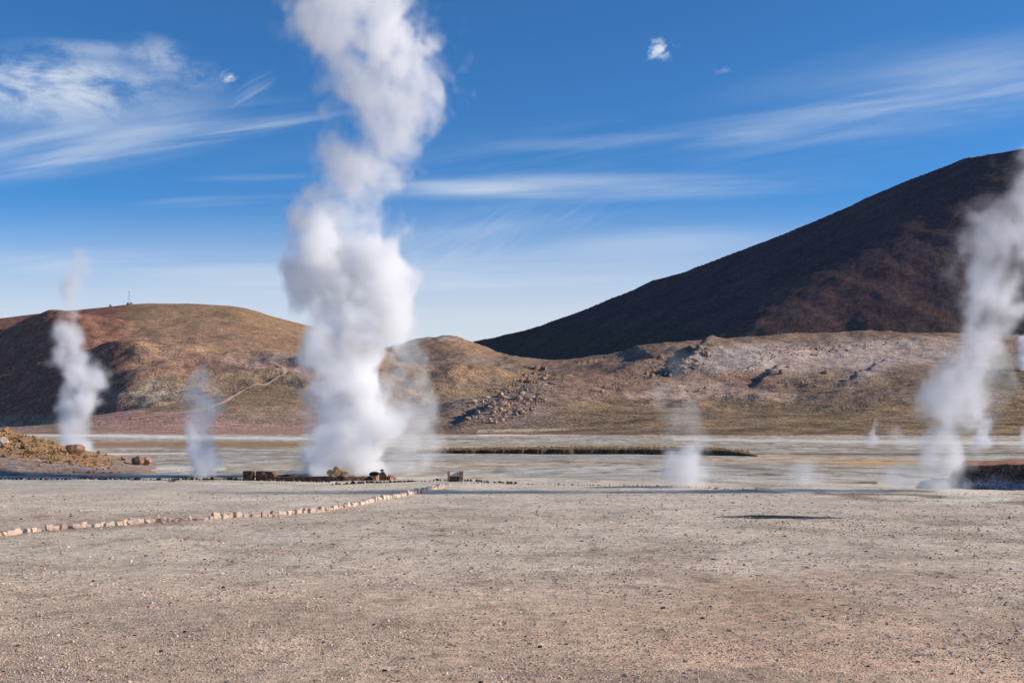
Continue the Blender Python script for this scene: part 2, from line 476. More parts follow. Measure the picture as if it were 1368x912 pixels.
# ------------------------------------------------------------------ the plain
def build_plain():
    d = np.concatenate([np.exp(np.linspace(math.log(2.5), math.log(12.5), 60, endpoint=False)),
                        FOC * CAM_H / (np.linspace(960, 578, 620, endpoint=False) - HZ)])
    d = np.concatenate([d, np.exp(np.linspace(math.log(FOC * CAM_H / 8.0), math.log(14000), 50))])
    u = np.concatenate([np.linspace(-2.6, -.62, 60, endpoint=False), np.linspace(-.62, .62, 780), np.linspace(.65, 2.6, 60)])
    U, D = np.meshgrid(u, d)
    X, Y = U * D, D
    Z = plain_h(X, Y)
    px = 684 + U * FOC; py = HZ + CAM_H * FOC / Y
    # ---- colour of the ground, worked out in metres and in sight of the photograph's zones
    n1 = fbm(X / 14, Y / 14, octv=5); n2 = fbm(X / 3.5 + 40, Y / 3.5, octv=4); n3 = fbm(X / 60, Y / 40, octv=4)
    n4 = fbm(X / 26 + 11, Y / 9, octv=5); n5 = fbm(X / 7 + 3, Y / 5, octv=5); n6 = fbm(X / 1.9 + 8, Y / 3.2, octv=4)
    rows = [(560, (150, 125, 105)), (577, (150, 128, 110)), (585, (152, 142, 132)), (595, (142, 130, 118)), (606, (146, 138, 130)), (618, (150, 144, 138)),
            (632, (154, 148, 140)), (641, (178, 169, 158)), (652, (180, 170, 158)), (668, (180, 168, 156)), (690, (175, 162, 150)), (720, (179, 166, 153)),
            (760, (180, 166, 152)), (820, (177, 160, 145)), (870, (174, 154, 138)), (960, (172, 150, 134))]
    yy = np.array([r[0] for r in rows], float); cc = np.array([alb(*r[1]) * .90 for r in rows])
    col = np.stack([np.interp(py + 3 * n2 * sstep(640, 700, py), yy, cc[:, i]) for i in range(3)], -1)
    grey = alb(160, 152, 143); white = alb(206, 202, 198); wet = alb(120, 115, 110); dark = alb(78, 70, 64)
    tan = alb(172, 148, 122); gold = alb(176, 142, 88); pink = alb(176, 148, 130); red = alb(160, 120, 100)
    flats = sstep(650, 636, py) * sstep(574, 582, py)
    col = lay(col, flats * sstep(.05, .5, n4) * .75, white * .85)
    col = lay(col, flats * sstep(.0, .45, n1 - .1) * .6, wet)
    col = lay(col, flats * sstep(.15, .6, -n3) * .55, tan)
    col = lay(col, flats * sstep(.28, .55, -n4) * .6, dark * 1.6)
    col = lay(col, flats * sstep(.12, .5, n5) * .55, white * .9)
    col = lay(col, flats * sstep(.15, .5, -n5) * .5, dark * 2.0)
    col = lay(col, flats * sstep(.18, .5, n6 + .3 * n4) * .6, white * .95)
    col = lay(col, flats * sstep(.18, .5, -n6 - .3 * n1) * .6, dark * 1.5)
    st = .35 * n4 + .3 * n1 + .3 * n5
    # pale crust lines along the far edge
    col = lay(col, in_band(px, py + 1.2 * st * 4, [(-200, 580, 2.6), (60, 580, 2.2), (200, 583, 2.2), (420, 586, 1.6)], .6), white * .95)
    col = lay(col, in_band(px, py + st * 3, [(640, 581, 1.2), (760, 580, .9)], .6), white)
    col = lay(col, in_band(px, py + st * 3, [(900, 586, 1.5), (1150, 590, 2.2), (1500, 592, 2.4)], .7) * .8, alb(180, 174, 166))
    col = lay(col, in_band(px, py + st * 3, [(140, 606, 1.6), (250, 606, 1.2)], .6), white)
    col = lay(col, oval(px, py, 190, 594, 110, 4), alb(132, 108, 92))
    col = lay(col, oval(px, py, 340, 594, 100, 4), alb(128, 108, 84))
    # yellow grass strips and dark mud lines on the right-hand flats
    col = lay(col, in_band(px, py + st * 2, [(1030, 619, 1.5), (1120, 619, 3), (1235, 618, 3)], .8) * .9 * sstep(-.30, .15, n5 + .6 * n4), gold)
    col = lay(col, in_band(px, py + st * 3, [(1000, 606, 1.0), (1140, 607, 1.8), (1400, 606, 1.6)], .8) * .9 * sstep(-.30, .15, n5 + .6 * n4), dark)
    col = lay(col, in_band(px, py + st * 4, [(1000, 630, 1.5), (1090, 642, 3.2), (1170, 646, 2.2)], .9) * .85 * sstep(-.15, .25, n5 + .6 * n4), dark * 1.15)
    col = lay(col, in_band(px, py + st * 4, [(940, 622, 1.2), (1060, 630, 2.5), (1200, 634, 1.2)], .9) * .7 * sstep(-.15, .25, n5 + .6 * n4), dark * 1.3)
    col = lay(col, in_band(px, py + st * 4, [(600, 612, 2.6), (760, 612, 3.0), (940, 618, 2.6)], .8) * .55, alb(136, 132, 128))
    col = lay(col, in_band(px, py + st * 5, [(680, 634, 3), (900, 638, 2), (1100, 656, 2.5)], .8) * .5, alb(120, 117, 114))
    # broken crust in front of the right-hand spring
    cr = in_band(px, py + st * 6, [(1010, 655, 4), (1150, 660, 6), (1280, 662, 9), (1450, 668, 9)], .8)
    col = lay(col, cr * sstep(-.15, .25, n2) * .8, alb(196, 190, 182)); col = lay(col, cr * sstep(.1, .4, -n2) * .7, dark * 1.4)
    col = lay(col, in_band(px, py + st * 4, [(820, 656, 1.5), (960, 658, 3), (1020, 658, 1.5)], .9) * .7 * sstep(-.15, .25, n5 + .6 * n4), dark * 1.5)
    # white crust beneath the mound, greyer basin inside the kerb stones
    col = lay(col, in_band(px, py + st * 4, [(-60, 637, 2.2), (30, 634, 2.4), (100, 628, 2.6), (200, 625, 2.6), (300, 626, 1.8)], .7) * .9, white)
    col = lay(col, in_band(px, py + st * 6, [(-60, 654, 7), (120, 650, 7), (330, 652, 4)], .9) * .5, alb(146, 140, 136))
    col = lay(col, in_band(px, py + st * 6, [(-60, 684, 5), (60, 680, 5), (180, 678, 2.5), (270, 668, 1.5), (450, 657, 1)], .8) * .6, alb(205, 198, 190))
    col = lay(col, oval(px, py, 60, 700, 190, 10, 2, .6) * .5, alb(142, 130, 120))
    # warmer, redder ground in the right foreground, pale trodden line on the left
    f = sstep(700, 880, py) * sstep(500, 1100, px)
    col = lay(col, f * (.3 + .5 * sstep(-.1, .5, n1)), alb(172, 138, 120))
    col = lay(col, oval(px, py, 1160, 795, 230, 36, -6, .7) * sstep(-.25, .3, n1) * .7, alb(160, 122, 104))
    pl = in_band(px, py + 14 * n2, [(0, 838, 9), (120, 822, 9), (300, 806, 7), (480, 800, 8), (620, 790, 7), (740, 798, 6)], .8)
    col = lay(col, pl * sstep(-.45, .15, n2) * .85, alb(208, 190, 170))
    pl = in_band(px, py + 12 * n2, [(860, 912, 7), (930, 890, 7), (1010, 872, 5), (1110, 868, 4)], .8)
    col = lay(col, pl * sstep(-.4, .2, n2) * .8, alb(212, 180, 156))
    col = lay(col, in_band(px, py + 10 * n2, [(700, 762, 3), (900, 752, 4), (1100, 748, 4), (1300, 742, 4)], .9) * .5, alb(196, 182, 170))
    col = lay(col, sstep(640, 720, py) * sstep(.12, .55, n1) * .5, alb(134, 122, 114))
    col = lay(col, sstep(640, 720, py) * sstep(.2, .6, -n1) * .4, alb(184, 172, 158))
    col = lay(col, sstep(640, 720, py) * sstep(.25, .6, n3) * .45, alb(174, 146, 126))
    # trodden, raked and crusted areas of the near gravel
    near = sstep(650, 700, py)
    n7 = fbm(X / .9 + 5, Y / 1.6, octv=4); n8 = fbm(X / 5.5 + 21, Y / 3.0 + 2, octv=5)
    col = lay(col, near * sstep(.12, .50, n8) * .30, alb(196, 176, 156))
    col = lay(col, near * sstep(.12, .45, -n8) * .5, alb(136, 121, 109))
    col = lay(col, near * sstep(.22, .5, n7) * .45, alb(120, 104, 93))
    col = lay(col, near * sstep(.28, .55, -n7) * .35, alb(202, 182, 162))
    col = col * np.array([1.01, 1.015, .965]) * (1 + .20 * n2[..., None])
    me = mesh_np('ground', np.stack([X, Y, Z], -1).reshape(-1, 3), grid_faces(len(d), len(u)), M_ground, True, np.clip(col, .01, .9).reshape(-1, 3))
    o = link(bpy.data.objects.new('ground', me))
    tag(o, 'flat plain of pale grey and tan gravel with crusted flats', None, None, 'structure')
build_plain()

def build_relief(name, hf, u0, u1, nu, y0, y1, ny, paint, mat, label):
    u = np.linspace(u0, u1, nu); d = np.exp(np.linspace(math.log(y0), math.log(y1), ny))
    U, D = np.meshgrid(u, d); X, Y = U * D, D
    Z = hf(X, Y)
    px, py = pxpy(X, Y, Z)
    col = paint(X, Y, Z, px, py)
    me = mesh_np(name, np.stack([X, Y, np.maximum(Z, -8)], -1).reshape(-1, 3), grid_faces(ny, nu), mat, True, np.clip(col, .01, .9).reshape(-1, 3))
    o = link(bpy.data.objects.new(name, me))
    return tag(o, label, None, None, 'structure')

def paint_left(X, Y, Z, px, py):
    E = .60
    n1 = fbm(X / 70, Y / 70, octv=4); n2 = fbm(X / 14, Y / 14, octv=3)
    q = py + 9 * n1 + 4 * n2
    col = np.zeros(X.shape + (3,)) + alb(139, 112, 88, E)
    col = lay(col, sstep(430, 470, q) * .6, alb(143, 114, 92, E))
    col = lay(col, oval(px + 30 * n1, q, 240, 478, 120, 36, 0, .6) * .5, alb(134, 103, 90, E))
    col = lay(col, oval(px, q, 60, 470, 120, 60, 0, .5) * .7, alb(117, 91, 81, E))  # darker tone put into the colour to warm the mounds' shadow
    col = lay(col, in_band(px, q, [(170, 462, 4), (260, 466, 4), (420, 476, 7)], .8) * .6, alb(154, 124, 92, E))
    col = lay(col, sstep(492, 505, q) * (px > -500), alb(130, 108, 88, E))
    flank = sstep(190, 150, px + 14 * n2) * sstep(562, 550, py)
    col = lay(col, flank, alb(124, 90, 76, E))  # redder brown painted over the shaded mounds to warm their bluish shadow
    col = lay(col, oval(px + 20 * n2, q, 205, 522, 70, 16, 0, .5) * sstep(-.4, .2, n2) * .7, alb(149, 135, 119, E))
    col = lay(col, oval(px + 20 * n1, q, 360, 482, 66, 12, -4, .4) * .8, alb(147, 121, 109, E))
    col = lay(col, oval(px + 20 * n1, q, 300, 492, 34, 7, -8, .4) * .8, alb(95, 80, 73, E))
    col = lay(col, oval(px, q, 392, 478, 40, 8, 6, .5) * .7, alb(120, 110, 105, E))
    col = lay(col, sstep(545, 551, q + .3 * n2) * sstep(90, 150, px), alb(156, 123, 109, E))
    col = lay(col, sstep(564, 569, py) * sstep(90, 20, px), alb(144, 118, 106, E))
    col = lay(col, oval(px, q, 360, 556, 66, 8, 0, .4) * .7, alb(127, 110, 92, E))
    return col * np.array([.83, .88, .93]) * (1 + .12 * n2[..., None])

def paint_foot(X, Y, Z, px, py):
    E = .60
    n1 = fbm(X / 60, Y / 60, octv=4); n2 = fbm(X / 11, Y / 11, octv=3); n3 = fbm(X / 24 + 8, Y / 24, octv=4)
    q = py + 8 * n1 + 3 * n2
    col = np.zeros(X.shape + (3,)) + alb(126, 106, 91, E)
    col = lay(col, sstep(480, 462, q) * sstep(760, 640, px), alb(143, 116, 92, E))
    col = lay(col, oval(px, q, 610, 520, 70, 40, 0, .6) * .7, alb(127, 114, 102, E))
    col = lay(col, oval(px, py, 590, 453, 30, 3, 0, .5) * .7, alb(164, 147, 134, E))
    col = lay(col, oval(px, q, 650, 512, 50, 16, 10, .5) * sstep(-.3, .2, n2) * .7, alb(151, 143, 137, E))
    col = lay(col, oval(px, q, 690, 535, 66, 30, -8, .4) * .8, alb(127, 110, 102, E))
    col = lay(col, oval(px, q, 790, 505, 60, 24, 0, .5) * .6, alb(122, 98, 88, E))
    # pale scree basin
    col = lay(col, in_band(px, q, [(930, 478, 10), (1000, 476, 17), (1080, 484, 24), (1160, 480, 26), (1260, 468, 16), (1330, 462, 8)], .5), alb(152, 136, 127, E))
    col = lay(col, oval(px, q, 985, 480, 60, 16, 10, .5) * .8, alb(134, 126, 122, E))
    col = lay(col, in_band(px, q, [(840, 530, 6), (930, 520, 10), (1000, 524, 9), (1060, 532, 4)], .5) * .8, alb(158, 136, 122, E))
    col = lay(col, oval(px, q, 1005, 508, 40, 10, 0, .5) * .6, alb(136, 106, 94, E))
    col = lay(col, oval(px, q, 1085, 508, 56, 14, 8, .4) * .85, alb(117, 100, 87, E))
    col = lay(col, oval(px, q, 1225, 502, 50, 16, 5, .4) * .85, alb(103, 90, 78, E))
    col = lay(col, oval(px, q, 1330, 505, 60, 26, 0, .4) * .8, alb(100, 91, 73, E))
    # tussock slopes towards the plain
    lo = sstep(528, 545, q) * sstep(690, 800, px)
    col = lay(col, lo, alb(124, 106, 86, E))
    col = lay(col, lo * sstep(.0, .4, n3) * .7, alb(88, 77, 64, E))
    col = lay(col, lo * sstep(.1, .5, -n3) * .6, alb(147, 122, 93, E))
    col = lay(col, in_band(px, py, [(640, 576, 2), (700, 575, 2), (760, 573, 1)], .7) * .8, alb(194, 179, 147, E))
    col = lay(col, sstep(.15, .5, n3) * sstep(470, 500, py) * .35, alb(92, 78, 66, E))
    return col * np.array([.86, .87, .90]) * (1 + .16 * n2[..., None])

def paint_mount(X, Y, Z, px, py):
    n1 = fbm(X / 120, Y / 120, octv=4); n2 = fbm(X / 18, Y / 18, octv=4)
    col = np.zeros(X.shape + (3,)) + np.array([.165, .098, .088])
    col = lay(col, sstep(.0, .5, n1) * .6, (.20, .115, .088))
    col = lay(col, sstep(462, 432, py) * 0 + sstep(425, 450, py) * .7, (.15, .105, .07))
    col = lay(col, sstep(.1, .5, n2) * .25, (.11, .075, .068))
    return col * (1 + .10 * n2[..., None])

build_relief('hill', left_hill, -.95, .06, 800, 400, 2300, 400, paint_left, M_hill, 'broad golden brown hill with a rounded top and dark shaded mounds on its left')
build_relief('hill', foothill, -.22, .95, 900, 360, 2400, 430, paint_foot, M_hill, 'rocky brown foothills with a pale scree basin below the dark mountain')
build_relief('mountain', mountain, -.2, .95, 760, 1100, 3400, 330, paint_mount, M_mount, 'steep dark volcanic mountain rising to the right with its left face in shadow')

# ------------------------------------------------------------------ banks and the near mound
def strip_bank(name, label, pts, mat, paint, wob=.25):
    """a low terrace: pts = (px, distance of the foot, height, depth of the top)"""
    p = np.array(pts, float); n = 420
    s = np.linspace(p[0, 0], p[-1, 0], n)
    d0, hh, dp = [np.interp(s, p[:, 0], p[:, k]) for k in (1, 2, 3)]
    u = px_u(s)
    prof = [(-.35, -.10), (-.12, .06), (0, .22), (.06, .45), (.10, .68), (.16, .86), (.30, .97), (.7, 1.0)]
    rows = []
    x0 = u * d0
    w = wob * fbm(x0 / 1.7, x0 * 0 + 3.3, octv=4) + wob * .5 * np.abs(fbm(x0 / .55, x0 * 0 + 8.3, octv=2))
    for k, (o, z) in enumerate(prof):
        yy = d0 + o * hh + w * (1.4 if 1 < k < 6 else .8)
        zz = z * hh + .07 * hh * fbm(x0 / .8 + k, x0 * 0 + k * 2.2, octv=3)
        rows.append(np.stack([u * yy, yy, zz], -1))
    for f in (.1, .25, .45, .7, .9, 1.0, 1.12):
        yy = d0 + hh * .8 + f * dp
        zz = hh * (1.0 if f < .9 else .75 if f < 1.05 else -.3) + .08 * fbm(u * yy / 2.0, yy / 2.0, octv=3)
        rows.append(np.stack([u * yy, yy, zz], -1))
    V = np.array(rows)
    col = paint(V, np.array(range(len(rows)))[:, None] * np.ones(n))
    me = mesh_np(name, V.reshape(-1, 3), grid_faces(len(rows), n), mat, True, np.clip(col, .005, .9).reshape(-1, 3))
    o = link(bpy.data.objects.new(name, me))
    return tag(o, label, None, None, 'structure'), V

M_bank = hill_material('bank_soil', 14, .6, .08)
def paint_bank(V, k):
    n = fbm(V[..., 0] / 1.1, V[..., 2] * 2 + V[..., 1] / 3, octv=3)
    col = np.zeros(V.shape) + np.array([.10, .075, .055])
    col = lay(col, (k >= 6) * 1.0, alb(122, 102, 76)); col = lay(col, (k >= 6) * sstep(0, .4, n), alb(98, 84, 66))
    return col * (1 + .3 * n[..., None])
bank_c, BANK_V = strip_bank('bank', 'long low eroded bank with dry golden grass along its top, across the flats',
    [(548, 133, .10, 8), (575, 133, .42, 14), (700, 132, .62, 17), (830, 130, .66, 18), (940, 127, .68, 15), (985, 124, .5, 9), (1012, 122, .12, 5)], M_bank, paint_bank, .5)
def paint_right_bank(V, k):
    n = fbm(V[..., 0] / .35, V[..., 2] * 1.2, octv=4)
    z = np.clip(V[..., 2] / 1.25, 0, 1)
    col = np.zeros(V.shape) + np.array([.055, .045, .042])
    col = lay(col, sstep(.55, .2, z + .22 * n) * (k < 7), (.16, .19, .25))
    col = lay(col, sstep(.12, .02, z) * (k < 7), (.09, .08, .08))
    col = lay(col, (k >= 7) * 1.0, alb(134, 102, 84))
    col = lay(col, (k >= 12) * 1.0, alb(150, 132, 110))
    return col * (1 + .25 * n[..., None])
bank_r, BANKR_V = strip_bank('bank', 'tall dark shaded earth bank with a reddish top beside the right-hand steam spring',
    [(1266, 60.5, .25, 5), (1274, 59.6, .8, 8), (1288, 58.4, 1.18, 12), (1340, 58, 1.28, 12.5), (1420, 57.5, 1.3, 12.5), (1560, 56.5, 1.3, 12)], M_bank, paint_right_bank, .16)

def build_mound():
    px = np.linspace(-420, 238, 420); d = np.linspace(66, 112, 150)
    U, D = np.meshgrid(px_u(px), d); X, Y = U * D, D
    Z = mound(X, Y)
    t = (Y - 74) / 18
    n = fbm(X / 1.8, Y / 1.8, octv=4)
    col = np.zeros(X.shape + (3,)) + alb(126, 112, 104)
    up = sstep(.30, .44, t + .16 * n) * sstep(175, 120, 684 + U * FOC + 20 * n)
    col = lay(col, up, alb(136, 108, 82)); col = lay(col, up * sstep(0, .4, n), alb(124, 96, 68))
    col = lay(col, (1 - up) * sstep(.1, .5, n) * .5, alb(112, 98, 92))
    me = mesh_np('mound', np.stack([X, Y, Z], -1).reshape(-1, 3), grid_faces(*X.shape), hill_material('mound_gravel', 12, .5, .06), True,
                 np.clip(col * (1 + .2 * n[..., None]), .01, .9).reshape(-1, 3))
    tag(link(bpy.data.objects.new('mound', me)), 'grey gravel mound with golden tufts on top at the left edge', None, None, 'structure')
build_mound()

def grass_mesh(spots, mat, name, label, blades=22):
    V, F, C = [], [], []
    for (x, y, z, r, h) in spots:
        tone = rng.uniform(.7, 1.25); hue = rng.uniform()
        for b in range(blades):
            a = rng.uniform(0, 2 * math.pi); lean = rng.uniform(.1, 1.0); wd = r * .16
            bx, by = x + math.cos(a) * r * lean * .35, y + math.sin(a) * r * lean * .35
            tx, ty = x + math.cos(a) * r * lean, y + math.sin(a) * r * lean
            tz = z + h * (1.15 - .55 * lean) * rng.uniform(.8, 1.15)
            ox, oy = -math.sin(a) * wd, math.cos(a) * wd
            i = len(V)
            V += [(bx - ox, by - oy, z - .04), (bx + ox, by + oy, z - .04), (tx + ox * .35, ty + oy * .35, tz), (tx - ox * .35, ty - oy * .35, tz)]
            F.append((i, i + 1, i + 2, i + 3))
            c = np.array([.50, .34, .15]) * (1 - hue * .35) + np.array([.30, .27, .12]) * hue * .35
            C += [c * tone * .6, c * tone * .6, c * tone, c * tone]
    me = mesh_np(name, V, F, mat, False, np.array(C))
    return tag(link(bpy.data.objects.new(name, me)), label, None, None, 'stuff')

def tint_material(name):
    m, t, b = material(name, spec=.05)
    t.put(b.inputs['Base Color'], t.new('ShaderNodeAttribute', attribute_name='tint').outputs['Color'])
    return m
M_grass = tint_material('dry_tussock')

spots = []
for _ in range(330):
    px = rng.uniform(-40, 150); 
    x_f = rng.uniform(.30, 1.12); d = 74 + 18 * x_f; x = px_u(px) * d
    if fbm(np.array([x / 2.2]), np.array([d / 2.2]))[0] < -.25: continue
    if px > 105 and rng.random() < .6: continue
    r = rng.uniform(.10, .24)
    spots.append((x, d, float(mound(np.array(x), np.array(d))), r, r * rng.uniform(.9, 1.4)))
grass_mesh(spots, M_grass, 'grass', 'golden tussock grass tufts covering the upper mound')
spots = []
for _ in range(1100):
    i = rng.integers(10, 405); k = rng.integers(6, 13)
    p = BANK_V[k, i] * .5 + BANK_V[min(k + 1, 13), i] * .5
    r = rng.uniform(.12, .30)
    spots.append((p[0] + rng.uniform(-.5, .5), p[1] + rng.uniform(-.3, .8), p[2] - .03, r, r * rng.uniform(.5, .9)))
grass_mesh(spots, M_grass, 'grass', 'golden tussock grass growing along the top of the low bank', 14)

# ------------------------------------------------------------------ rocks
def rock_verts(seed, sub=2, cuts=7, squash=(1, .8, .7), rough=.10, block=False):
    import bmesh
    r = np.random.default_rng(seed)
    bm = bmesh.new()
    if block:
        bmesh.ops.create_cube(bm, size=1.5)
        bmesh.ops.subdivide_edges(bm, edges=bm.edges[:], cuts=3, use_grid_fill=True)
    else:
        bmesh.ops.create_icosphere(bm, subdivisions=sub, radius=1)
    v = np.array([x.co[:] for x in bm.verts])
    for _ in range(cuts):
        n = r.normal(size=3); n /= np.linalg.norm(n)
        o = r.uniform(.52, .85) if not block else r.uniform(.72, 1.0)
        dd = v @ n - o
        v = v - np.clip(dd, 0, None)[:, None] * n[None] * .96
    v = v * (1 + rough * fbm(v[:, 0] * 1.6 + seed, v[:, 1] * 1.6, v[:, 2] * 1.6, octv=3))[:, None]
    v = v * np.array(squash) * r.uniform(.88, 1.12, 3)
    for a, b in zip(bm.verts, v): a.co = b
    v[:, 2] -= v[:, 2].min()
    lo, hi = v.min(0), v.max(0)
    v[:, :2] -= (lo + hi)[:2] / 2
    v /= max(hi[0] - lo[0], hi[1] - lo[1])      # unit width, sits on z = 0
    for a, b in zip(bm.verts, v): a.co = b
    return bm

def rock_set(name, n, mat, seed, **kw):
    out = []
    for i in range(n):
        bm = rock_verts(seed + i, **kw)
        me = bpy.data.meshes.new(name); bm.to_mesh(me); bm.free()
        me.materials.append(mat); out.append(me)
    return out

M_pink = rock_mat('pink_tuff', alb(204, 180, 168), alb(164, 138, 124), .3, 5, .05, .22)
M_white = rock_mat('whitened_tuff', alb(226, 214, 202), alb(182, 164, 148), .3, 5, .05, .18)
M_darkrock = rock_mat('dark_basalt', (.060, .046, .040), (.022, .018, .017), .2, 6, .04, .5)
M_redrock = rock_mat('red_lava', (.25, .085, .06), (.12, .04, .03), .2, 6, .04, .4)
M_brown = rock_mat('brown_lava', alb(146, 116, 98), alb(92, 70, 58), .25, 3, .06, .4)
M_hillrock = rock_mat('slope_boulder', alb(158, 139, 125), alb(110, 93, 82), .25, 2, .12, .35)
M_tan = rock_mat('tan_rock', alb(178, 148, 118), alb(112, 88, 68), .3, 5, .05, .2)
M_grey = rock_mat('grey_stone', alb(150, 140, 132), alb(104, 94, 86), .25, 6, .03, .4)

count = {}
def put_rock(name, me, x, y, z, size, hz=1.0, rot=None, tilt=.12, label=None, cat=None, group=None, sy=None):
    o = bpy.data.objects.new(name, me); link(o)
    o.location = (x, y, z)
    o.rotation_euler = (random.uniform(-tilt, tilt), random.uniform(-tilt, tilt), random.uniform(0, 6.28) if rot is None else rot)
    o.scale = (size, size * (random.uniform(.75, 1.05) if sy is None else sy), size * hz)
    return tag(o, label, cat, group)

def walk(pts, step, jit=.25):
    """points every `step` metres along a line given in photograph pixels, laid on the terrain"""
    w = np.array([hit(a, b, 25, 90, 4000)[:2] for a, b in pts])
    seg = np.hypot(*np.diff(w, axis=0).T); cum = np.concatenate([[0], np.cumsum(seg)])
    s, out = 0.0, []
    while s < cum[-1]:
        x, y = np.interp(s, cum, w[:, 0]), np.interp(s, cum, w[:, 1])
        k = min(np.searchsorted(cum, s, side='right') - 1, len(seg) - 1)
        ang = math.atan2(w[k + 1, 1] - w[k, 1], w[k + 1, 0] - w[k, 0])
        out.append((x, y, ang, s / cum[-1]))
        s += step * random.uniform(1 - jit, 1 + jit)
    return out

pinkb = rock_set('kerb_stone', 7, M_pink, 100, block=True, cuts=9, rough=.12, squash=(1, .8, .95))
whiteb = rock_set('kerb_stone', 5, M_white, 130, block=True, cuts=9, rough=.14, squash=(1, .8, 1.0))
GA = 'pale stones edging the walkway'
for x, y, a, f in walk([(-60, 721), (0, 716), (60, 708), (120, 704), (200, 698), (270, 695), (310, 691), (380, 688), (430, 683), (470, 676), (520, 666), (560, 658), (600, 649)], .20, .35):
    wh = .50 < f < .80 and random.random() < .85 or random.random() < .06
    if random.random() < .03: continue
    sz = random.uniform(.15, .29)
    put_rock('kerb_stone', random.choice(whiteb if wh else pinkb), x + random.uniform(-.03, .03), y + random.uniform(-.05, .05), float(ground_z(x, y)) - .02, sz,
             random.uniform(.6, .98), a + random.uniform(-.25, .25) + random.choice((0, math.pi)), .10,
             'whitish angular kerb stone in the pale row edging the walkway' if wh else 'pinkish angular kerb stone in the pale row edging the walkway', 'kerb stone',
             'whitish stones of the walkway edge' if wh else 'pinkish stones of the walkway edge')
darkr = rock_set('border_stone', 6, M_darkrock, 160, cuts=8, rough=.15, squash=(1, .8, .75))
redr = rock_set('border_stone', 3, M_redrock, 170, cuts=8, rough=.15, squash=(1, .8, .75))
for x, y, a, f in walk([(-30, 640), (120, 640), (300, 640.6), (430, 643.5), (530, 644), (600, 641.5), (690, 646.5)], .215, .35):
    if f > .9 and random.random() < .4: continue
    rd = random.random() < .10
    put_rock('border_stone', random.choice(redr if rd else darkr), x, y + random.uniform(-.12, .12), float(ground_z(x, y)) - .03, random.uniform(.13, .25), random.uniform(.7, 1.1), None, .2,
             'small dark red stone in the far row bordering the geyser basin' if rd else 'small blackish stone in the far row bordering the geyser basin', 'border stone',
             'red stones of the far border row' if rd else 'blackish stones of the far border row')
smallp = rock_set('border_stone', 4, M_pink, 180, cuts=8, rough=.15, squash=(1, .8, .8))
for x, y, a, f in walk([(618, 645), (700, 647), (800, 648.5), (905, 650.5), (1020, 656)], .24, .4):
    if random.random() < .12: continue
    put_rock('border_stone', random.choice(smallp), x, y + random.uniform(-.2, .2), float(ground_z(x, y)) - .03, random.uniform(.12, .24), random.uniform(.7, 1.0), None, .2,
             'small pink stone in the thin row right of the stone lectern', 'border stone', 'pink stones of the thin row right of the lectern')
smallw = rock_set('border_stone', 4, M_white, 190, cuts=8, rough=.15, squash=(1, .8, .7))
for x, y, a, f in walk([(-20, 690), (40, 685), (100, 683), (160, 680), (210, 673), (250, 666), (320, 663), (400, 659), (470, 653)], .5, .7):
    put_rock('border_stone', random.choice(smallw), x, y + random.uniform(-.35, .35), float(ground_z(x, y)) - .02, random.uniform(.06, .15), random.uniform(.5, .9), None, .2,
             'small white stone in the loose line inside the walkway edge', 'border stone', 'white stones of the loose inner line')

# rocks on and about the mound
boul = rock_set('boulder', 7, M_brown, 200, sub=3, cuts=10, rough=.16, squash=(1, .85, .8))
def mz(x, y): return float(max(mound(np.array(x), np.array(y)), plain_h(np.array(x), np.array(y))))
def rock_at(px, py, wpx, hz, label, me, name='boulder', cat='boulder', group=None, sink=.12, rot=None, tilt=.12):
    h = hit(px, py, 25, 140, 5000)
    sz = wpx / FOC * h[1]
    return put_rock(name, me, h[0], h[1] + sz * .3, h[2] - sink * sz * hz * .6, sz, hz, rot, tilt, label, cat, group)
rock_at(97, 607, 25, .92, 'large rounded brown boulder standing alone on the ridge of the mound', boul[0], sink=.2)
rock_at(182, 621, 17, .95, 'left rock of the dark brown pair at the foot of the mound', boul[1])
rock_at(193, 621, 16, 1.0, 'right rock of the dark brown pair at the foot of the mound', boul[2])
rock_at(165, 615, 10, .7, 'small flat rock just left of the dark brown pair at the foot of the mound', boul[3])
rock_at(2, 594, 18, 1.1, 'big pale pinkish boulder at the left edge of the picture on the mound', rock_set('boulder', 1, M_pink, 240, sub=3, cuts=9, rough=.14)[0])
rock_at(6, 577, 11, .9, 'reddish brown boulder at the very top of the mound', boul[4])
rock_at(31, 600, 15, .75, 'dark brown boulder half way up the left of the mound', boul[5])
rock_at(40, 603, 11, .7, 'pale brown rock touching the dark boulder on the left of the mound', boul[6])
greyr = rock_set('rock', 3, M_grey, 250, cuts=8, rough=.16); brownr = rock_set('rock', 4, M_brown, 260, cuts=8, rough=.16)
for k in range(140):
    px = random.uniform(0, 160); top = np.interp(px, [0, 50, 110, 160], [578, 590, 603, 613])
    py = top + random.uniform(2, 22) * (1 if k % 3 else 1.7)
    rock_at(px, min(py, 632), random.uniform(3, 9) * (1 - px / 400), random.uniform(.55, .9), 'small brown or grey rock among the tufts on the mound', random.choice(greyr + brownr * 2),
            'rock', 'rock', 'small rocks strewn over the mound')

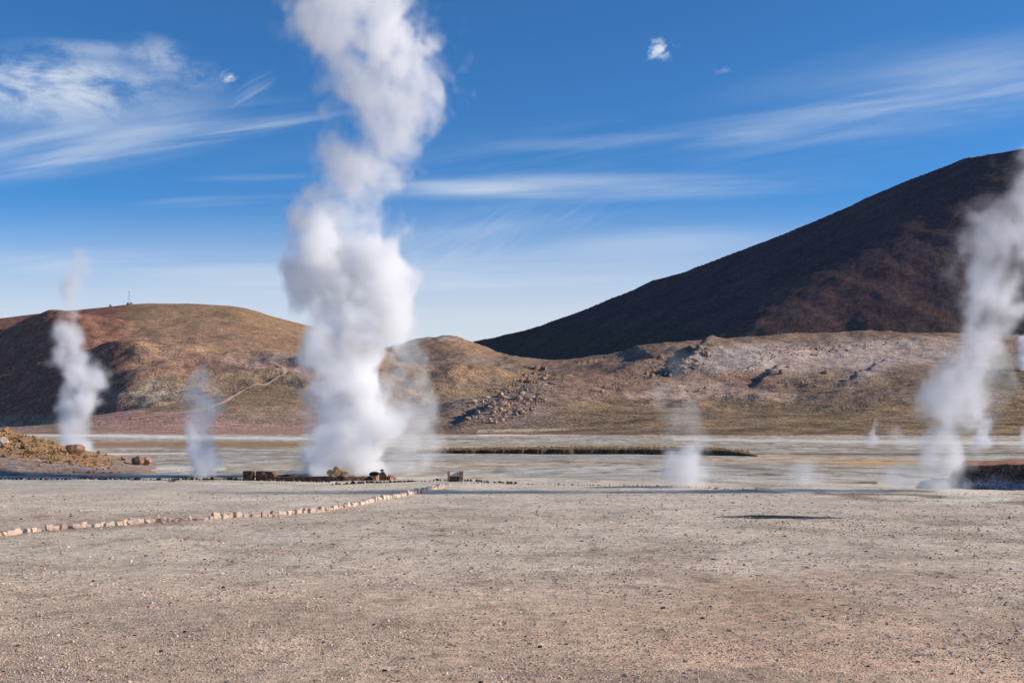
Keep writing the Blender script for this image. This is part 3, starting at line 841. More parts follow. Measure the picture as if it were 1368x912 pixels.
# boulders on the far slopes, each at the place where it lies
hr = rock_set('boulder', 8, M_hillrock, 300, cuts=9, rough=.2, squash=(1, .8, .7))
def cluster(n, cx, cy, rx, ry, rot, s0, s1, label, group, hz=(.55, 1.0), shape=None):
    made = 0
    while made < n:
        a, r = random.uniform(0, 6.283), math.sqrt(random.random()) if random.random() < .8 else random.random()
        p, q = r * rx * math.cos(a), r * ry * math.sin(a)
        c, s = math.cos(math.radians(rot)), math.sin(math.radians(rot))
        px, py = cx + p * c + q * s, cy - p * s + q * c
        if shape and not shape(px, py): continue
        h = hit(px, py, 380, 1500, 2600); made += 1
        if h[1] > 1450: continue
        sz = (s0 + (s1 - s0) * random.random() ** 2.2) / FOC * h[1]
        put_rock('boulder', random.choice(hr), h[0], h[1], h[2] - .15 * sz, sz, random.uniform(*hz), None, .3, label, 'boulder', group)
cluster(145, 684, 534, 70, 25, 22, 3.2, 13, 'grey-brown boulder in the large rockslide at the foot of the central slope', 'boulders of the central rockslide',
        shape=lambda px, py: py < 566 - max(0, px - 690) * .42)
cluster(18, 815, 520, 34, 14, 30, 2.5, 7, 'boulder beside the shaded hollow right of the central rockslide', 'boulders beside the shaded hollow')
cluster(50, 905, 486, 50, 17, 20, 2.8, 11, 'brown boulder on the scree slope left of the pale basin', 'boulders left of the pale scree basin')
cluster(12, 938, 472, 11, 6, 0, 5, 11, 'dark red boulder of the outcrop on the upper left rim of the pale basin', 'boulders of the dark red outcrop')
cluster(11, 945, 520, 50, 10, -8, 2, 6, 'boulder on the tan slope below the pale basin', 'boulders on the tan slope below the basin')
cluster(15, 1075, 470, 45, 7, 0, 2, 6, 'rock along the upper rim of the pale basin', 'rocks along the upper basin rim')
cluster(10, 1100, 512, 60, 14, 8, 2, 6, 'rock among dry grass below the pale basin', 'rocks in dry grass below the basin')
cluster(12, 207, 493, 20, 7, -14, 2, 6, 'reddish rock in the small cluster on the left hill', 'reddish rocks on the left hill')
cluster(8, 405, 490, 22, 9, 20, 2, 5, 'rock beside the track on the left hill', 'rocks beside the hill track')
for px, py, w, lab in [(1043, 499, 10, 'squarish tan boulder standing alone in the pale basin'), (1054, 491, 9, 'pointed reddish boulder beside the squarish one in the pale basin'),
                       (1103, 499, 8, 'low brown boulder at the lower right of the pale basin')]:
    h = hit(px, py, 380, 1500, 2600); sz = w / FOC * h[1]
    put_rock('boulder', hr[px % 8], h[0], h[1], h[2] - .1 * sz, sz, 1.0, None, .1, lab, 'boulder')

# the small stuff between the boulders
def rubble(name, label, zones, mat):
    V, F, C, nv = [], [], [], 0
    for n, cx, cy, rx, ry, rot, s0, s1 in zones:
        c, s = math.cos(math.radians(rot)), math.sin(math.radians(rot))
        for _ in range(n):
            a, r = rng.uniform(0, 6.283), math.sqrt(rng.uniform()) * (1 if rng.uniform() < .7 else rng.uniform())
            p, q = r * rx * math.cos(a), r * ry * math.sin(a)
            px, py = cx + p * c + q * s, cy - p * s + q * c
            if py > 566 - max(0, px - 690) * .42 and px < 760: continue
            h = hit(px, py, 420, 1300, 700)
            if h[1] > 1280: continue
            me = hr[rng.integers(8)]; v = np.array([k.co[:] for k in me.vertices])
            sz = (s0 + (s1 - s0) * rng.uniform() ** 2) / FOC * h[1]; t = rng.uniform(0, 6.28); ct, st = math.cos(t), math.sin(t)
            v = v * sz * np.array([1, 1, rng.uniform(.6, 1)])
            V.append(np.stack([v[:, 0] * ct - v[:, 1] * st, v[:, 0] * st + v[:, 1] * ct, v[:, 2] - .15 * sz], -1) + h)
            F.append(np.array([k.vertices[:] for k in me.polygons]) + nv); nv += len(v)
    me = mesh_np(name, np.concatenate(V), np.concatenate(F), mat, False)
    tag(link(bpy.data.objects.new(name, me)), label, None, None, 'stuff')
rubble('rubble', 'small broken rock strewn between the boulders of the foothills',
       [(560, 684, 534, 74, 27, 22, 1.6, 5.0), (220, 900, 486, 62, 18, 20, 1.4, 4.4), (200, 1095, 466, 110, 8, 5, 1.4, 4.2), (90, 1000, 492, 50, 8, 30, 1.2, 3.5), (120, 1090, 512, 80, 14, 6, 1.2, 3.0),
        (60, 815, 518, 40, 14, 25, 1.2, 3.2), (60, 950, 520, 50, 9, 0, 1.2, 3)], M_hillrock)

# loose stones one can pick out on the open gravel
ls_d = rock_set('stone', 4, M_darkrock, 400, cuts=8, rough=.16, squash=(1, .7, .5))
ls_b = rock_set('stone', 4, M_brown, 410, cuts=8, rough=.16, squash=(1, .8, .5))
ls_p = rock_set('stone', 3, M_white, 420, cuts=8, rough=.16, squash=(1, .8, .5))
for k in range(95):
    py = 668 + 244 * random.random() ** .8; px = random.uniform(-5, 1373)
    kind = random.choices('dbp', (3, 4, 2))[0]
    h = hit(px, py, 12, 60, 3000); sz = random.uniform(3, 7) * (.6 + (py - 640) / 500) / FOC * h[1]
    lab = {'d': 'small dark stone lying loose on the open gravel', 'b': 'small brown stone lying loose on the open gravel', 'p': 'small whitish stone lying loose on the open gravel'}[kind]
    put_rock('stone', random.choice({'d': ls_d, 'b': ls_b, 'p': ls_p}[kind]), h[0], h[1], h[2] - .15 * sz, sz, random.uniform(.6, 1), None, .2, lab, 'stone', lab.replace('stone lying', 'stones lying'))

# gravel: far too many to count
def build_gravel():
    phi = (1 + 5 ** .5) / 2
    ico = np.array([(-1, phi, 0), (1, phi, 0), (-1, -phi, 0), (1, -phi, 0), (0, -1, phi), (0, 1, phi), (0, -1, -phi), (0, 1, -phi), (phi, 0, -1), (phi, 0, 1), (-phi, 0, -1), (-phi, 0, 1)]) / 1.9
    fc = np.array([(0, 11, 5), (0, 5, 1), (0, 1, 7), (0, 7, 10), (0, 10, 11), (1, 5, 9), (5, 11, 4), (11, 10, 2), (10, 7, 6), (7, 1, 8), (3, 9, 4), (3, 4, 2), (3, 2, 6), (3, 6, 8), (3, 8, 9), (4, 9, 5), (2, 4, 11), (6, 2, 10), (8, 6, 7), (9, 8, 1)])
    n = 150000
    py = 655 + 330 * rng.random(n) ** .75; px = rng.uniform(-260, 1630, n)
    d = FOC * CAM_H / (py - HZ) * rng.uniform(.97, 1.03, n); x = px_u(px) * d
    dens = fbm(x / 2.6 + 3, d / 2.6, octv=4) + .6 * fbm(x / 11, d / 11 + 5, octv=3)
    keep = rng.random(n) < .35 + 1.0 * sstep(-.35, .5, dens)
    x, d, px, py = x[keep], d[keep], px[keep], py[keep]; n = len(x)
    spx = np.clip(rng.lognormal(.46, .50, n), .9, 6.5)
    size = np.clip(spx / FOC * d, .010, .11)
    z = plain_h(x, d)
    ang = rng.uniform(0, 2 * np.pi, n)
    sc3 = rng.uniform(.55, 1.15, (n, 3)) * np.array([1, 1, .62])
    P = ico[None] * (1 + rng.uniform(-.28, .28, (n, 12, 1))) * sc3[:, None, :]
    ca, sa = np.cos(ang)[:, None], np.sin(ang)[:, None]
    X = P[..., 0] * ca - P[..., 1] * sa; Y = P[..., 0] * sa + P[..., 1] * ca
    V = np.stack([X, Y, P[..., 2]], -1) * (size * .5)[:, None, None] + np.stack([x, d, z + size * .14], -1)[:, None, :]
    F = fc[None] + (np.arange(n) * 12)[:, None, None]
    base = np.array([alb(160, 146, 133), alb(182, 168, 154), alb(138, 120, 108), alb(166, 136, 120), alb(112, 98, 90), alb(72, 60, 54)])
    pick = rng.choice(6, n, p=[.36, .18, .24, .12, .07, .03])
    c = base[pick] * rng.uniform(.8, 1.15, (n, 1))
    me = mesh_np('gravel', V.reshape(-1, 3), F.reshape(-1, 3), tint_material('gravel_grain'), False, np.clip(np.repeat(c, 12, axis=0), .01, .9))
    tag(link(bpy.data.objects.new('gravel', me)), 'loose gravel and grit strewn over the plain', None, None, 'stuff')
build_gravel()

# wet dark patch out on the gravel
def build_patch():
    c = hit(1040, 690.5, 25, 60, 4000); n = 160
    a = np.linspace(0, 2 * np.pi, n, endpoint=False)
    V, C = [], []
    for k, f in enumerate((0.0, .35, .6, .8, .92, 1.0)):
        rr = f * (1 + .50 * fbm(np.cos(a) * 3.2, np.sin(a) * 3.2, octv=6, gain=.65))
        x = c[0] + rr * 2.05 * np.cos(a) + .1 * f; y = c[1] + rr * .6 * np.sin(a) + .12 * fbm(np.cos(a) * 6, np.sin(a) * 6 + f, octv=3)
        z = plain_h(x, y) + .012 + .02 * (1 - f) * np.abs(fbm(x * 3, y * 3, octv=3)) - (.02 if f == 1 else 0)
        V.append(np.stack([x, y, z], -1)); 
        t = sstep(.45, 1.05, f + .45 * fbm(x * 2.6, y * 2.6, octv=4))[:, None]
        C.append(np.array([.022, .026, .018]) * (1 - t) + np.array([.16, .14, .12]) * t)
    V, C = np.array(V), np.array(C)
    Vw = np.concatenate([V, V[:, :1]], 1); Cw = np.concatenate([C, C[:, :1]], 1)
    m, t, b = material('wet_mud', .6, .3)
    tc = t.new('ShaderNodeTexCoord').outputs['Object']; nn = t.noise(tc, 9, 4, .6)
    at = t.new('ShaderNodeAttribute', attribute_name='tint').outputs['Color']
    t.put(b.inputs['Base Color'], t.mix(1.0, at, t.gray(t.ramp(nn, .3, .7, .5, 1.6)), 'MULTIPLY'))
    t.put(b.inputs['Normal'], t.bump(nn, .8, .05))
    me = mesh_np('mud_patch', Vw.reshape(-1, 3), grid_faces(6, n + 1), m, True, Cw.reshape(-1, 3))
    tag(link(bpy.data.objects.new('mud_patch', me)), 'flat greenish black patch of wet mud on the open gravel', 'mud patch')
build_patch()

# ------------------------------------------------------------------ tracks
def ribbon(name, pts, w, label, lift, y0, y1, mat):
    P = np.array([hit(a, b, y0, y1, 3000) for a, b in pts])
    n = 160; s = np.linspace(0, len(P) - 1, n); k = np.arange(len(P))
    x = np.interp(s, k, P[:, 0]); y = np.interp(s, k, P[:, 1])
    ker = np.ones(9) / 9
    x = np.convolve(np.pad(x, 4, 'edge'), ker, 'valid'); y = np.convolve(np.pad(y, 4, 'edge'), ker, 'valid')
    tx, ty = np.gradient(x), np.gradient(y); L = np.hypot(tx, ty) + 1e-9
    rows = []
    for f in (-1, -.5, 0, .5, 1):
        ww = w * (1 + .25 * fbm(s * 3 + f, s * 0, octv=2))
        X, Y = x - ty / L * f * ww, y + tx / L * f * ww
        rows.append(np.stack([X, Y, ground_z(X, Y) + lift * (1 if abs(f) < .9 else .2)], -1))
    me = mesh_np(name, np.array(rows).reshape(-1, 3), grid_faces(5, n), mat, True)
    tag(link(bpy.data.objects.new(name, me)), label, None, None, 'structure')
m_track, t_, b_ = material('pale_track', spec=.05)
tc_ = t_.new('ShaderNodeTexCoord').outputs['Object']
t_.put(b_.inputs['Base Color'], t_.mix(t_.noise(tc_, .25, 4, .6), c4(alb(124, 104, 90)), c4(alb(148, 127, 111))))
ribbon('path', [(358, 484), (372, 488), (379, 494), (378, 501), (365, 507), (340, 514), (322, 522), (308, 531), (296, 538), (270, 548), (230, 553), (200, 556), (172, 560)], 1.8,
       'pale dirt track winding down the left hill', .5, 380, 1400, m_track)

# ------------------------------------------------------------------ masonry round the big geyser
def bx(bm, x0, x1, y0, y1, z0, z1, cuts=3):
    import bmesh
    r = bmesh.ops.create_cube(bm, size=1)
    for v in r['verts']:
        v.co = ((x0 + x1) / 2 + v.co.x * (x1 - x0), (y0 + y1) / 2 + v.co.y * (y1 - y0), (z0 + z1) / 2 + v.co.z * (z1 - z0))

def roughen(bm, amp, cuts=4, seed=0):
    import bmesh
    bmesh.ops.subdivide_edges(bm, edges=bm.edges[:], cuts=cuts, use_grid_fill=True)
    for v in bm.verts:
        p = np.array(v.co)
        for i in range(3):
            v.co[i] += amp * float(fbm(np.array([p[0] * 7 + seed + i * 31]), np.array([p[1] * 7]), np.array([p[2] * 7]), octv=3)[0])

def bm_obj(name, bm, mat, parent=None):
    import bmesh
    bmesh.ops.recalc_face_normals(bm, faces=bm.faces[:])
    me = bpy.data.meshes.new(name); bm.to_mesh(me); bm.free(); me.materials.append(mat)
    return link(bpy.data.objects.new(name, me), parent)

def prism(bm, prof, y0, y1):
    a = [bm.verts.new((x, y0, z)) for x, z in prof]; b = [bm.verts.new((x, y1, z)) for x, z in prof]
    bm.faces.new(a); bm.faces.new(b[::-1])
    for i in range(len(prof)):
        j = (i + 1) % len(prof); bm.faces.new((a[i], b[i], b[j], a[j]))

def masonry(name, c1, c2, gap):
    m, t, b = material(name)
    tc = t.new('ShaderNodeTexCoord').outputs['Object']
    v = t.vor(tc, 6.5); e = t.vor(tc, 6.5, 'DISTANCE_TO_EDGE')
    sp = t.new('ShaderNodeSeparateColor'); t.put(sp.inputs[0], v.outputs['Color'])
    n = t.noise(tc, 14, 4, .6)
    col = t.mix(sp.outputs[0], c4(c1), c4(c2))
    col = t.mix(1.0, col, t.gray(t.ramp(n, .3, .7, .7, 1.2)), 'MULTIPLY')
    col = t.mix(t.ramp(e.outputs['Distance'], .07, .02), col, c4(gap))
    t.put(b.inputs['Base Color'], col)
    t.put(b.inputs['Normal'], t.bump(t.math('ADD', t.ramp(e.outputs['Distance'], 0, .14), t.math('MULTIPLY', n, .4)), .9, .04))
    return m
M_mas = masonry('pink_masonry', alb(190, 158, 138), alb(140, 108, 92), alb(96, 76, 64))
M_masd = masonry('brown_masonry', alb(112, 88, 74), alb(72, 55, 47), alb(46, 36, 31))
GD = 68.6; S = GD / FOC
gz0 = float(plain_h(np.array(px_u(430) * GD), np.array(GD)))
def gx(px): return px_u(px) * GD
def gz(py): return (641.5 - py) * S

enc = bpy.data.objects.new('stone_enclosure', None); link(enc); enc.location = (gx(430), GD, gz0)
tag(enc, 'low brown stone wall enclosing the tallest geyser, with short pillars at its ends', 'stone wall')
def rel(bm):
    for v in bm.verts: v.co.x -= gx(430); v.co.y -= GD
    return bm
import bmesh
def turn(bm, cx, cy, deg):
    c, s_ = math.cos(math.radians(deg)), math.sin(math.radians(deg))
    for v in bm.verts:
        dx, dy = v.co.x - cx, v.co.y - cy
        v.co.x, v.co.y = cx + dx * c - dy * s_, cy + dx * s_ + dy * c
    return bm
b = bmesh.new(); bx(b, gx(325), gx(337.6), GD - .1, GD + .35, -.12, gz(628.6)); roughen(b, .03, 5, 1); bm_obj('pillar', rel(turn(b, gx(331), GD, -9)), M_masd, enc)
b = bmesh.new(); prism(b, [(gx(341.3), -.12), (gx(368), -.12), (gx(367.5), gz(636)), (gx(365), gz(631.5)), (gx(363.5), gz(629.2)), (gx(341.3), gz(628.8))], GD - .05, GD + .45)
roughen(b, .02, 3, 5); tag(bm_obj('end_panel', rel(turn(b, gx(354), GD, -9)), M_masd, enc), 'dark end panel of the wall with a sloping right end and small plaque')
b = bmesh.new(); bx(b, gx(351), gx(355), GD - .115, GD - .075, gz(633), gz(630)); bm_obj('plaque', rel(turn(b, gx(354), GD, -9)), M_grey, enc)
# curving low wall
def low_wall(pts, h, th, mat, seed):
    p = np.array(pts, float); n = 150
    s = np.linspace(0, 1, n) * (len(p) - 1); k = np.arange(len(p))
    x = np.interp(s, k, p[:, 0]); y = np.interp(s, k, p[:, 1]); hh = np.interp(s, k, h)
    tx, ty = np.gradient(x), np.gradient(y); L = np.hypot(tx, ty); nx, ny = ty / L, -tx / L
    rows = []
    for f, z in ((.5, -.5), (.52, .3), (.50, .75), (.42, .98), (0, 1.04), (-.42, .98), (-.5, .5), (-.5, -.5)):
        w = .06 * fbm(x * 3 + seed, y * 3 + z * 2, octv=3)
        rows.append(np.stack([x + nx * (f * th + w), y + ny * (f * th + w), z * hh + .05 * fbm(x * 2.4, y + z, octv=3) * (z > 0)], -1))
    me = mesh_np('low_wall', np.array(rows).reshape(-1, 3) - np.array([gx(430), GD, 0]), grid_faces(8, n), mat, True)
    return link(bpy.data.objects.new('low_wall', me), enc)
low_wall([(gx(365), GD + .1), (gx(400), GD - .2), (gx(440), GD - .5), (gx(462), GD - .6), (gx(488), GD + .1), (gx(512), GD + .9)], [.27, .27, .28, .28, .27, .27], .34, M_masd, 2)
low_wall([(gx(512), GD + 1.3), (gx(500), GD + 4), (gx(470), GD + 6), (gx(420), GD + 6.4), (gx(372), GD + 5), (gx(352), GD + 2.4), (gx(352), GD + .4)], [.22] * 7, .34, M_masd, 6)
b = bmesh.new(); prism(b, [(gx(510.6), -.12), (gx(517.6), -.12), (gx(517.2), gz(637)), (gx(515), gz(632)), (gx(511.3), gz(627.8))], GD - .35, GD + .1)
roughen(b, .015, 3, 9); bm_obj('end_post', rel(b), M_masd, enc)
b = bmesh.new(); prism(b, [(gx(503), -.1), (gx(510.4), -.1), (gx(511), gz(628.4)), (gx(503), gz(636.3))], 0, .42)
for v in b.verts:
    dx = v.co.x - gx(511); v.co.x = gx(511) + dx * .9 ; v.co.y += GD - .2 - dx * -.9
roughen(b, .015, 3, 12); tag(bm_obj('wing_wall', rel(b), M_mas, enc), 'pale sloping wing of the wall beside its end post')
b = bmesh.new(); bx(b, -.2, .2, -.2, .2, -.12, gz(635.5)); roughen(b, .025, 4, 15)
o = bm_obj('end_block', b, M_mas, enc); o.location = (gx(522.6) - gx(430), .1, 0); o.rotation_euler.z = math.radians(38)
# rocks laid on the wall
tanr = rock_set('rock', 2, M_tan, 500, sub=3, cuts=9, rough=.2, squash=(1, .8, .9))
dkr = rock_set('rock', 2, M_darkrock, 510, sub=3, cuts=9, rough=.2, squash=(1, .7, .7))
wz = gz0 + .27
put_rock('rock', tanr[0], gx(442), GD - .5, wz, .40, 1.05, .3, .05, 'round tan rock standing upright on the low stone wall', 'rock')
put_rock('rock', tanr[1], gx(456.5), GD - .55, wz, .92, .62, .05, .04, 'long lumpy tan rock lying on the low stone wall', 'rock', sy=.45)
put_rock('rock', dkr[0], gx(499.5), GD + .45, wz, .72, .62, .1, .03, 'long dark rock lying on the wall left of the end post', 'rock', sy=.5)
put_rock('rock', dkr[1], gx(508.5), GD + .75, wz + .22, .24, 1.1, .4, .05, 'small pointed dark rock perched behind the wall end post', 'rock')
put_rock('rock', rock_set('rock', 1, M_grey, 520, cuts=8)[0], gx(521.5), GD + .12, gz0 + gz(635.9), .34, .5, .2, .05, 'small grey rock on top of the squared wall end block', 'rock')

# stone lectern at the end of the walkway
LD = 66.4; lz = float(plain_h(np.array(px_u(608) * LD), np.array(LD)))
lec = bpy.data.objects.new('stone_lectern', None); link(lec); lec.location = (px_u(608.5) * LD, LD, lz)
tag(lec, 'small stone lectern with a pale sloping panel at the end of the walkway', 'lectern')
k = LD / FOC
b = bmesh.new(); bx(b, -10.5 * k, -7 * k, -.12, .28, -.1, 13.8 * k); roughen(b, .02, 4, 21); bm_obj('post', turn(b, 0, 0, -6), M_mas, lec)
b = bmesh.new(); bx(b, 5.2 * k, 10.8 * k, -.12, .28, -.1, 14.2 * k); roughen(b, .025, 4, 22); bm_obj('post', turn(b, 0, 0, -6), M_mas, lec)
b = bmesh.new(); bx(b, -7 * k, 5.2 * k, -.05, .26, -.1, 7.2 * k); roughen(b, .02, 4, 23); bm_obj('base', b, M_masd, lec)
b = bmesh.new(); prism(b, [(-.30, 0), (-.30, .05), (.25, .05), (.25, 0)], 0, .34)
o = bm_obj('panel', b, rock_mat('pale_panel', alb(215, 200, 184), alb(190, 172, 158), .2, 8, .01, 0), lec); o.location = (-.03, -.10, 7.4 * k); o.rotation_euler.x = math.radians(30)

# radio mast on the hill top
def crest_point(px):
    d = np.linspace(1100, 1900, 1600); x = px_u(px) * d; h = left_hill(x, d)
    i = np.argmax((h - CAM_H) / d); return x[i], d[i], h[i]
def build_mast():
    x, y, z = crest_point(172.5)
    root = bpy.data.objects.new('radio_mast', None); link(root); root.location = (x, y, z - .5)
    tag(root, 'thin red and white lattice radio mast on top of the left hill', 'radio mast')
    H = 19.0 * y / FOC + .5; n = 9
    mr = rock_mat('red_paint', (.45, .06, .05), None, 0, 1, 0, 0); mw = rock_mat('white_paint', (.78, .78, .78), (.7, .7, .7), 0, 1, 0, 0)
    def bar(bm, p, q, r):
        p, q = Vector(p), Vector(q); d = q - p
        g = bmesh.ops.create_cone(bm, cap_ends=True, segments=6, radius1=r, radius2=r, depth=d.length)
        M = d.to_track_quat('Z', 'Y').to_matrix().to_4x4(); M.translation = (p + q) / 2
        bmesh.ops.transform(bm, matrix=M, verts=g['verts'])
    for i in range(n):
        bm = bmesh.new(); z0, z1 = H * i / n, H * (i + 1) / n; w = .55
        cs = [(w * math.cos(t), w * math.sin(t)) for t in (0.3, 2.39, 4.49)]
        for j in range(3):
            a, c = cs[j], cs[(j + 1) % 3]
            bar(bm, (*a, z0), (*a, z1), .13); bar(bm, (*a, z0), (*c, z1), .08); bar(bm, (*a, z1), (*c, z1), .08)
        bm_obj('mast_section', bm, mw if i % 2 == 0 else mr, root)
    bm = bmesh.new(); bar(bm, (0, 0, H), (0, 0, H + 2), .06); bar(bm, (-.9, 0, H * .9), (.9, 0, H * .9), .25); bm_obj('antenna', bm, mw, root)
    for px, w, lab in ((170.8, 2.6, 'small dark equipment hut left of the radio mast foot'), (175.4, 2.2, 'small dark equipment hut right of the radio mast foot'),
                       (147.5, 2.2, 'small dark hut on the hill crest well left of the radio mast')):
        x, y, z = crest_point(px)
        r = bpy.data.objects.new('equipment_hut', None); link(r); r.location = (x, y, z - .6); tag(r, lab, 'hut')
        bm = bmesh.new(); bx(bm, -w / 2, w / 2, -1.2, 1.2, 0, 2.3); bm_obj('wall', bm, M_grey, r)
        bm = bmesh.new(); prism(bm, [(-w / 2 - .2, 2.3), (w / 2 + .2, 2.3), (0, 2.95)], -1.4, 1.4); bm_obj('roof', bm, M_darkrock, r)
build_mast()

# ------------------------------------------------------------------ steam
def steam(name, label, Y, tubes, vox, res, dens, seed, group=None, amp=.55, fr=1.0, holes=(), aniso=.05, tint=(.945, .945, .96), puffs=(), edge=.55, size=None):
    """A column of steam. Its density is worked out on a lattice of points (one point per voxel, weight = density) that a
    Point Density texture reads back; a closed hull around it carries the volume material.
    tubes: (profile [(py, xl, xr, k)], depth offset m, depth ratio, amp)"""
    mpp = Y / FOC
    zt = [CAM_H + (HZ - p[0]) * mpp for tb in tubes for p in tb[0]] + [CAM_H + (HZ - p[1] + q * p[2]) * mpp for p in puffs for q in (-1, 1)]
    xs = [px_u(q) * Y for tb in tubes for p in tb[0] for q in p[1:3]] + [px_u(p[0] + q * p[2]) * Y for p in puffs for q in (-1, 1)]
    mr = size or max((p[2] - p[1]) for tb in tubes for p in tb[0]) * mpp / 2
    pad = mr * .35 + vox * 2
    gx_ = np.arange(min(xs) - pad - mr * .6, max(xs) + pad + mr * .6, vox); gy_ = np.arange(-mr * 1.7 - pad, mr * 1.7 + pad, vox)
    gz_ = np.arange(max(min(zt), -.1), max(zt) + pad, vox)
    shp = (len(gx_), len(gy_), len(gz_))
    f = fr / (mr * .9)
    R_ = np.random.default_rng(seed)
    # puffs: (px, row, radius px, strength, depth offset m)
    pf = [(*q[:4], R_.uniform(-.35, .35) * q[2] * mpp + (q[4] if len(q) > 4 else 0)) for q in puffs]
    for prof, yo, dr, am in tubes:
        p = np.array(sorted(prof), float); yv = p[0, 0]
        while yv < p[-1, 0]:
            xl, xr, kk = [np.interp(yv, p[:, 0], p[:, i]) for i in (1, 2, 3)]
            r = (xr - xl) / 2
            for _ in range(3):
                q = R_.uniform(.42, .78); o = (1 - q) * r * R_.uniform(.2, 1.15); an = R_.uniform(0, 6.283)
                pf.append(((xl + xr) / 2 + o * math.cos(an), yv + R_.uniform(-.3, .3) * r, q * r * 1.12, kk * R_.uniform(.55, 1.15), yo + dr * o * mpp * math.sin(an)))
            yv += max(r * .42, 2.0)
    pf = [(*q, 1) for q in pf] + [(q[0] + R_.uniform(-.3, .3) * q[2], q[1] - R_.uniform(0, .4) * q[2], q[2] * R_.uniform(1.15, 1.42), q[3] * R_.uniform(.08, .18) * (1 if puffs else .7), q[4], 1.7) for q in pf]
    D = np.zeros(shp, np.float32)
    near = np.zeros(shp, bool); boxes = []
    for px_, py_, r_, k_, yo, ha_ in pf:
        cx, cz, r = px_u(px_) * Y, CAM_H + (HZ - py_) * mpp, r_ * mpp
        lo = [np.searchsorted(g, c - r * 1.75) for g, c in ((gx_, cx), (gy_, yo), (gz_, cz))]
        hi = [np.searchsorted(g, c + r * 1.75) for g, c in ((gx_, cx), (gy_, yo), (gz_, cz))]
        sl = tuple(slice(i, j) for i, j in zip(lo, hi))
        if min(j - i for i, j in zip(lo, hi)) < 1: continue
        near[sl] = True; boxes.append((sl, cx, yo, cz, r, k_, ha_))
    ii = np.nonzero(near)
    x_, w_, z_ = gx_[ii[0]], gy_[ii[1]], gz_[ii[2]]
    wx = fbm(x_ * f * .8 + seed, w_ * f * .8, z_ * f * .7, octv=3); wy = fbm(x_ * f * .8 + seed + 50, w_ * f * .8, z_ * f * .7, octv=3)
    wz = fbm(x_ * f * .8 + seed - 70, w_ * f * .8, z_ * f * .7, octv=2)
    aw = mr * .34
    xw, ww, zw = x_ + wx * aw, w_ + wy * aw, z_ + wz * aw
    n1 = fbm(xw * f * 1.5 + seed * 3, ww * f * 1.5, zw * f * 1.4, octv=5, gain=.68, billow=True)
    n2 = fbm(xw * f * 1.5 + seed * 7 + 9, ww * f * 1.5, zw * f * 1.2, octv=6, gain=.68)
    full = lambda v: (lambda o: (o.__setitem__(ii, v), o)[1])(np.zeros(shp, np.float32))
    XW, WW, ZW, N1, N2 = full(xw), full(ww), full(zw), full(n1), full(n2)
    for sl, cx, yo, cz, r, k_, ha_ in boxes:
        rho = np.sqrt((XW[sl] - cx) ** 2 + (WW[sl] - yo) ** 2 + (ZW[sl] - cz) ** 2) / r
        e = (1.08 if ha_ == 1 else .9) - rho + ha_ * (amp * .55 * N1[sl] + amp * .85 * N2[sl])
        D[sl] = np.maximum(D[sl], k_ * sstep(.0, edge, e) * np.clip(.62 + 1.7 * N2[sl], .05, 1.6))
    D = D * sstep(-.1, .25, gz_)[None, None, :]
    X, W, Z = np.meshgrid(gx_, gy_, gz_, indexing='ij'); wx, wy = (full(wx), full(wy)) if holes else (0, 0)
    for hx, hy, hr, ha in holes:
        D = D * (1 - ha * sstep(1.25, .5, np.hypot(X - px_u(hx) * Y + wx * mr * .25, (Z - (CAM_H + (HZ - hy) * mpp)) * 1.2 + wy * mr * .25) / (hr * mpp)))
    D = np.clip(D, 0, 2.0) / 2.0; D[D < .008] = 0
    K = D > 0
    for ax in range(3):                                   # one zero layer all round
        K = K | np.roll(K, 1, ax) | np.roll(K, -1, ax)
    # hull: outline of every level in 18 directions
    A = np.linspace(0, 2 * np.pi, 18, endpoint=False); lv = []
    step = max(1, int(.045 * len(gz_)))
    pts = []
    for iz in list(range(0, len(gz_) - 1, step)) + [len(gz_) - 1]:
        sl = (D[:, :, max(0, iz - step):iz + step + 1] > .02).any(2)
        if sl.any(): lv.append((iz, sl))
    for iz, sl in lv:
        ii, jj = np.nonzero(sl); xx, yy = gx_[ii], gy_[jj]
        mx, my = (xx.min() + xx.max()) / 2, (yy.min() + yy.max()) / 2
        hw, hd = (xx.max() - xx.min()) / 2 + 1.6 * vox, (yy.max() - yy.min()) / 2 + 1.6 * vox
        pts.append(np.stack([mx + hw * np.cos(A), my + hd * np.sin(A), np.full(18, gz_[iz])], -1))
    H = np.array(pts); nl = len(H)
    H[0, :, 2] -= vox * .8; H[-1, :, 2] += vox * 1.6
    hv = H.reshape(-1, 3)
    faces = [(k * 18 + i, k * 18 + (i + 1) % 18, (k + 1) * 18 + (i + 1) % 18, (k + 1) * 18 + i) for k in range(nl - 1) for i in range(18)]
    faces += [tuple(range(17, -1, -1)), tuple((nl - 1) * 18 + i for i in range(18))]
    P = np.stack([X[K], W[K], Z[K]], -1); w = D[K]
    x0 = float(np.median(hv[:18, 0])); org = np.array([x0, Y, 0.0])
    V = np.concatenate([hv + [0, Y, 0], P + [0, Y, 0]]) - org
    n0 = len(hv)
    edges = np.stack([np.arange(n0 - 1, len(V) - 1), np.arange(n0, len(V))], 1)
    me = bpy.data.meshes.new(name); me.from_pydata(V.tolist(), edges.tolist(), faces); me.update()
    ob = link(bpy.data.objects.new(name, me)); ob.location = org
    tag(ob, label, 'steam plume', group)
    vg = ob.vertex_groups.new(name='density'); NL = 50
    q = np.ceil(w * NL).astype(int)
    for lev in range(NL + 1):
        ix = np.nonzero(q == lev)[0]
        if len(ix): vg.add((ix + n0).tolist(), lev / NL, 'REPLACE')
    m = bpy.data.materials.new('steam'); m.use_nodes = True; m.node_tree.nodes.clear(); t = NT(m.node_tree)
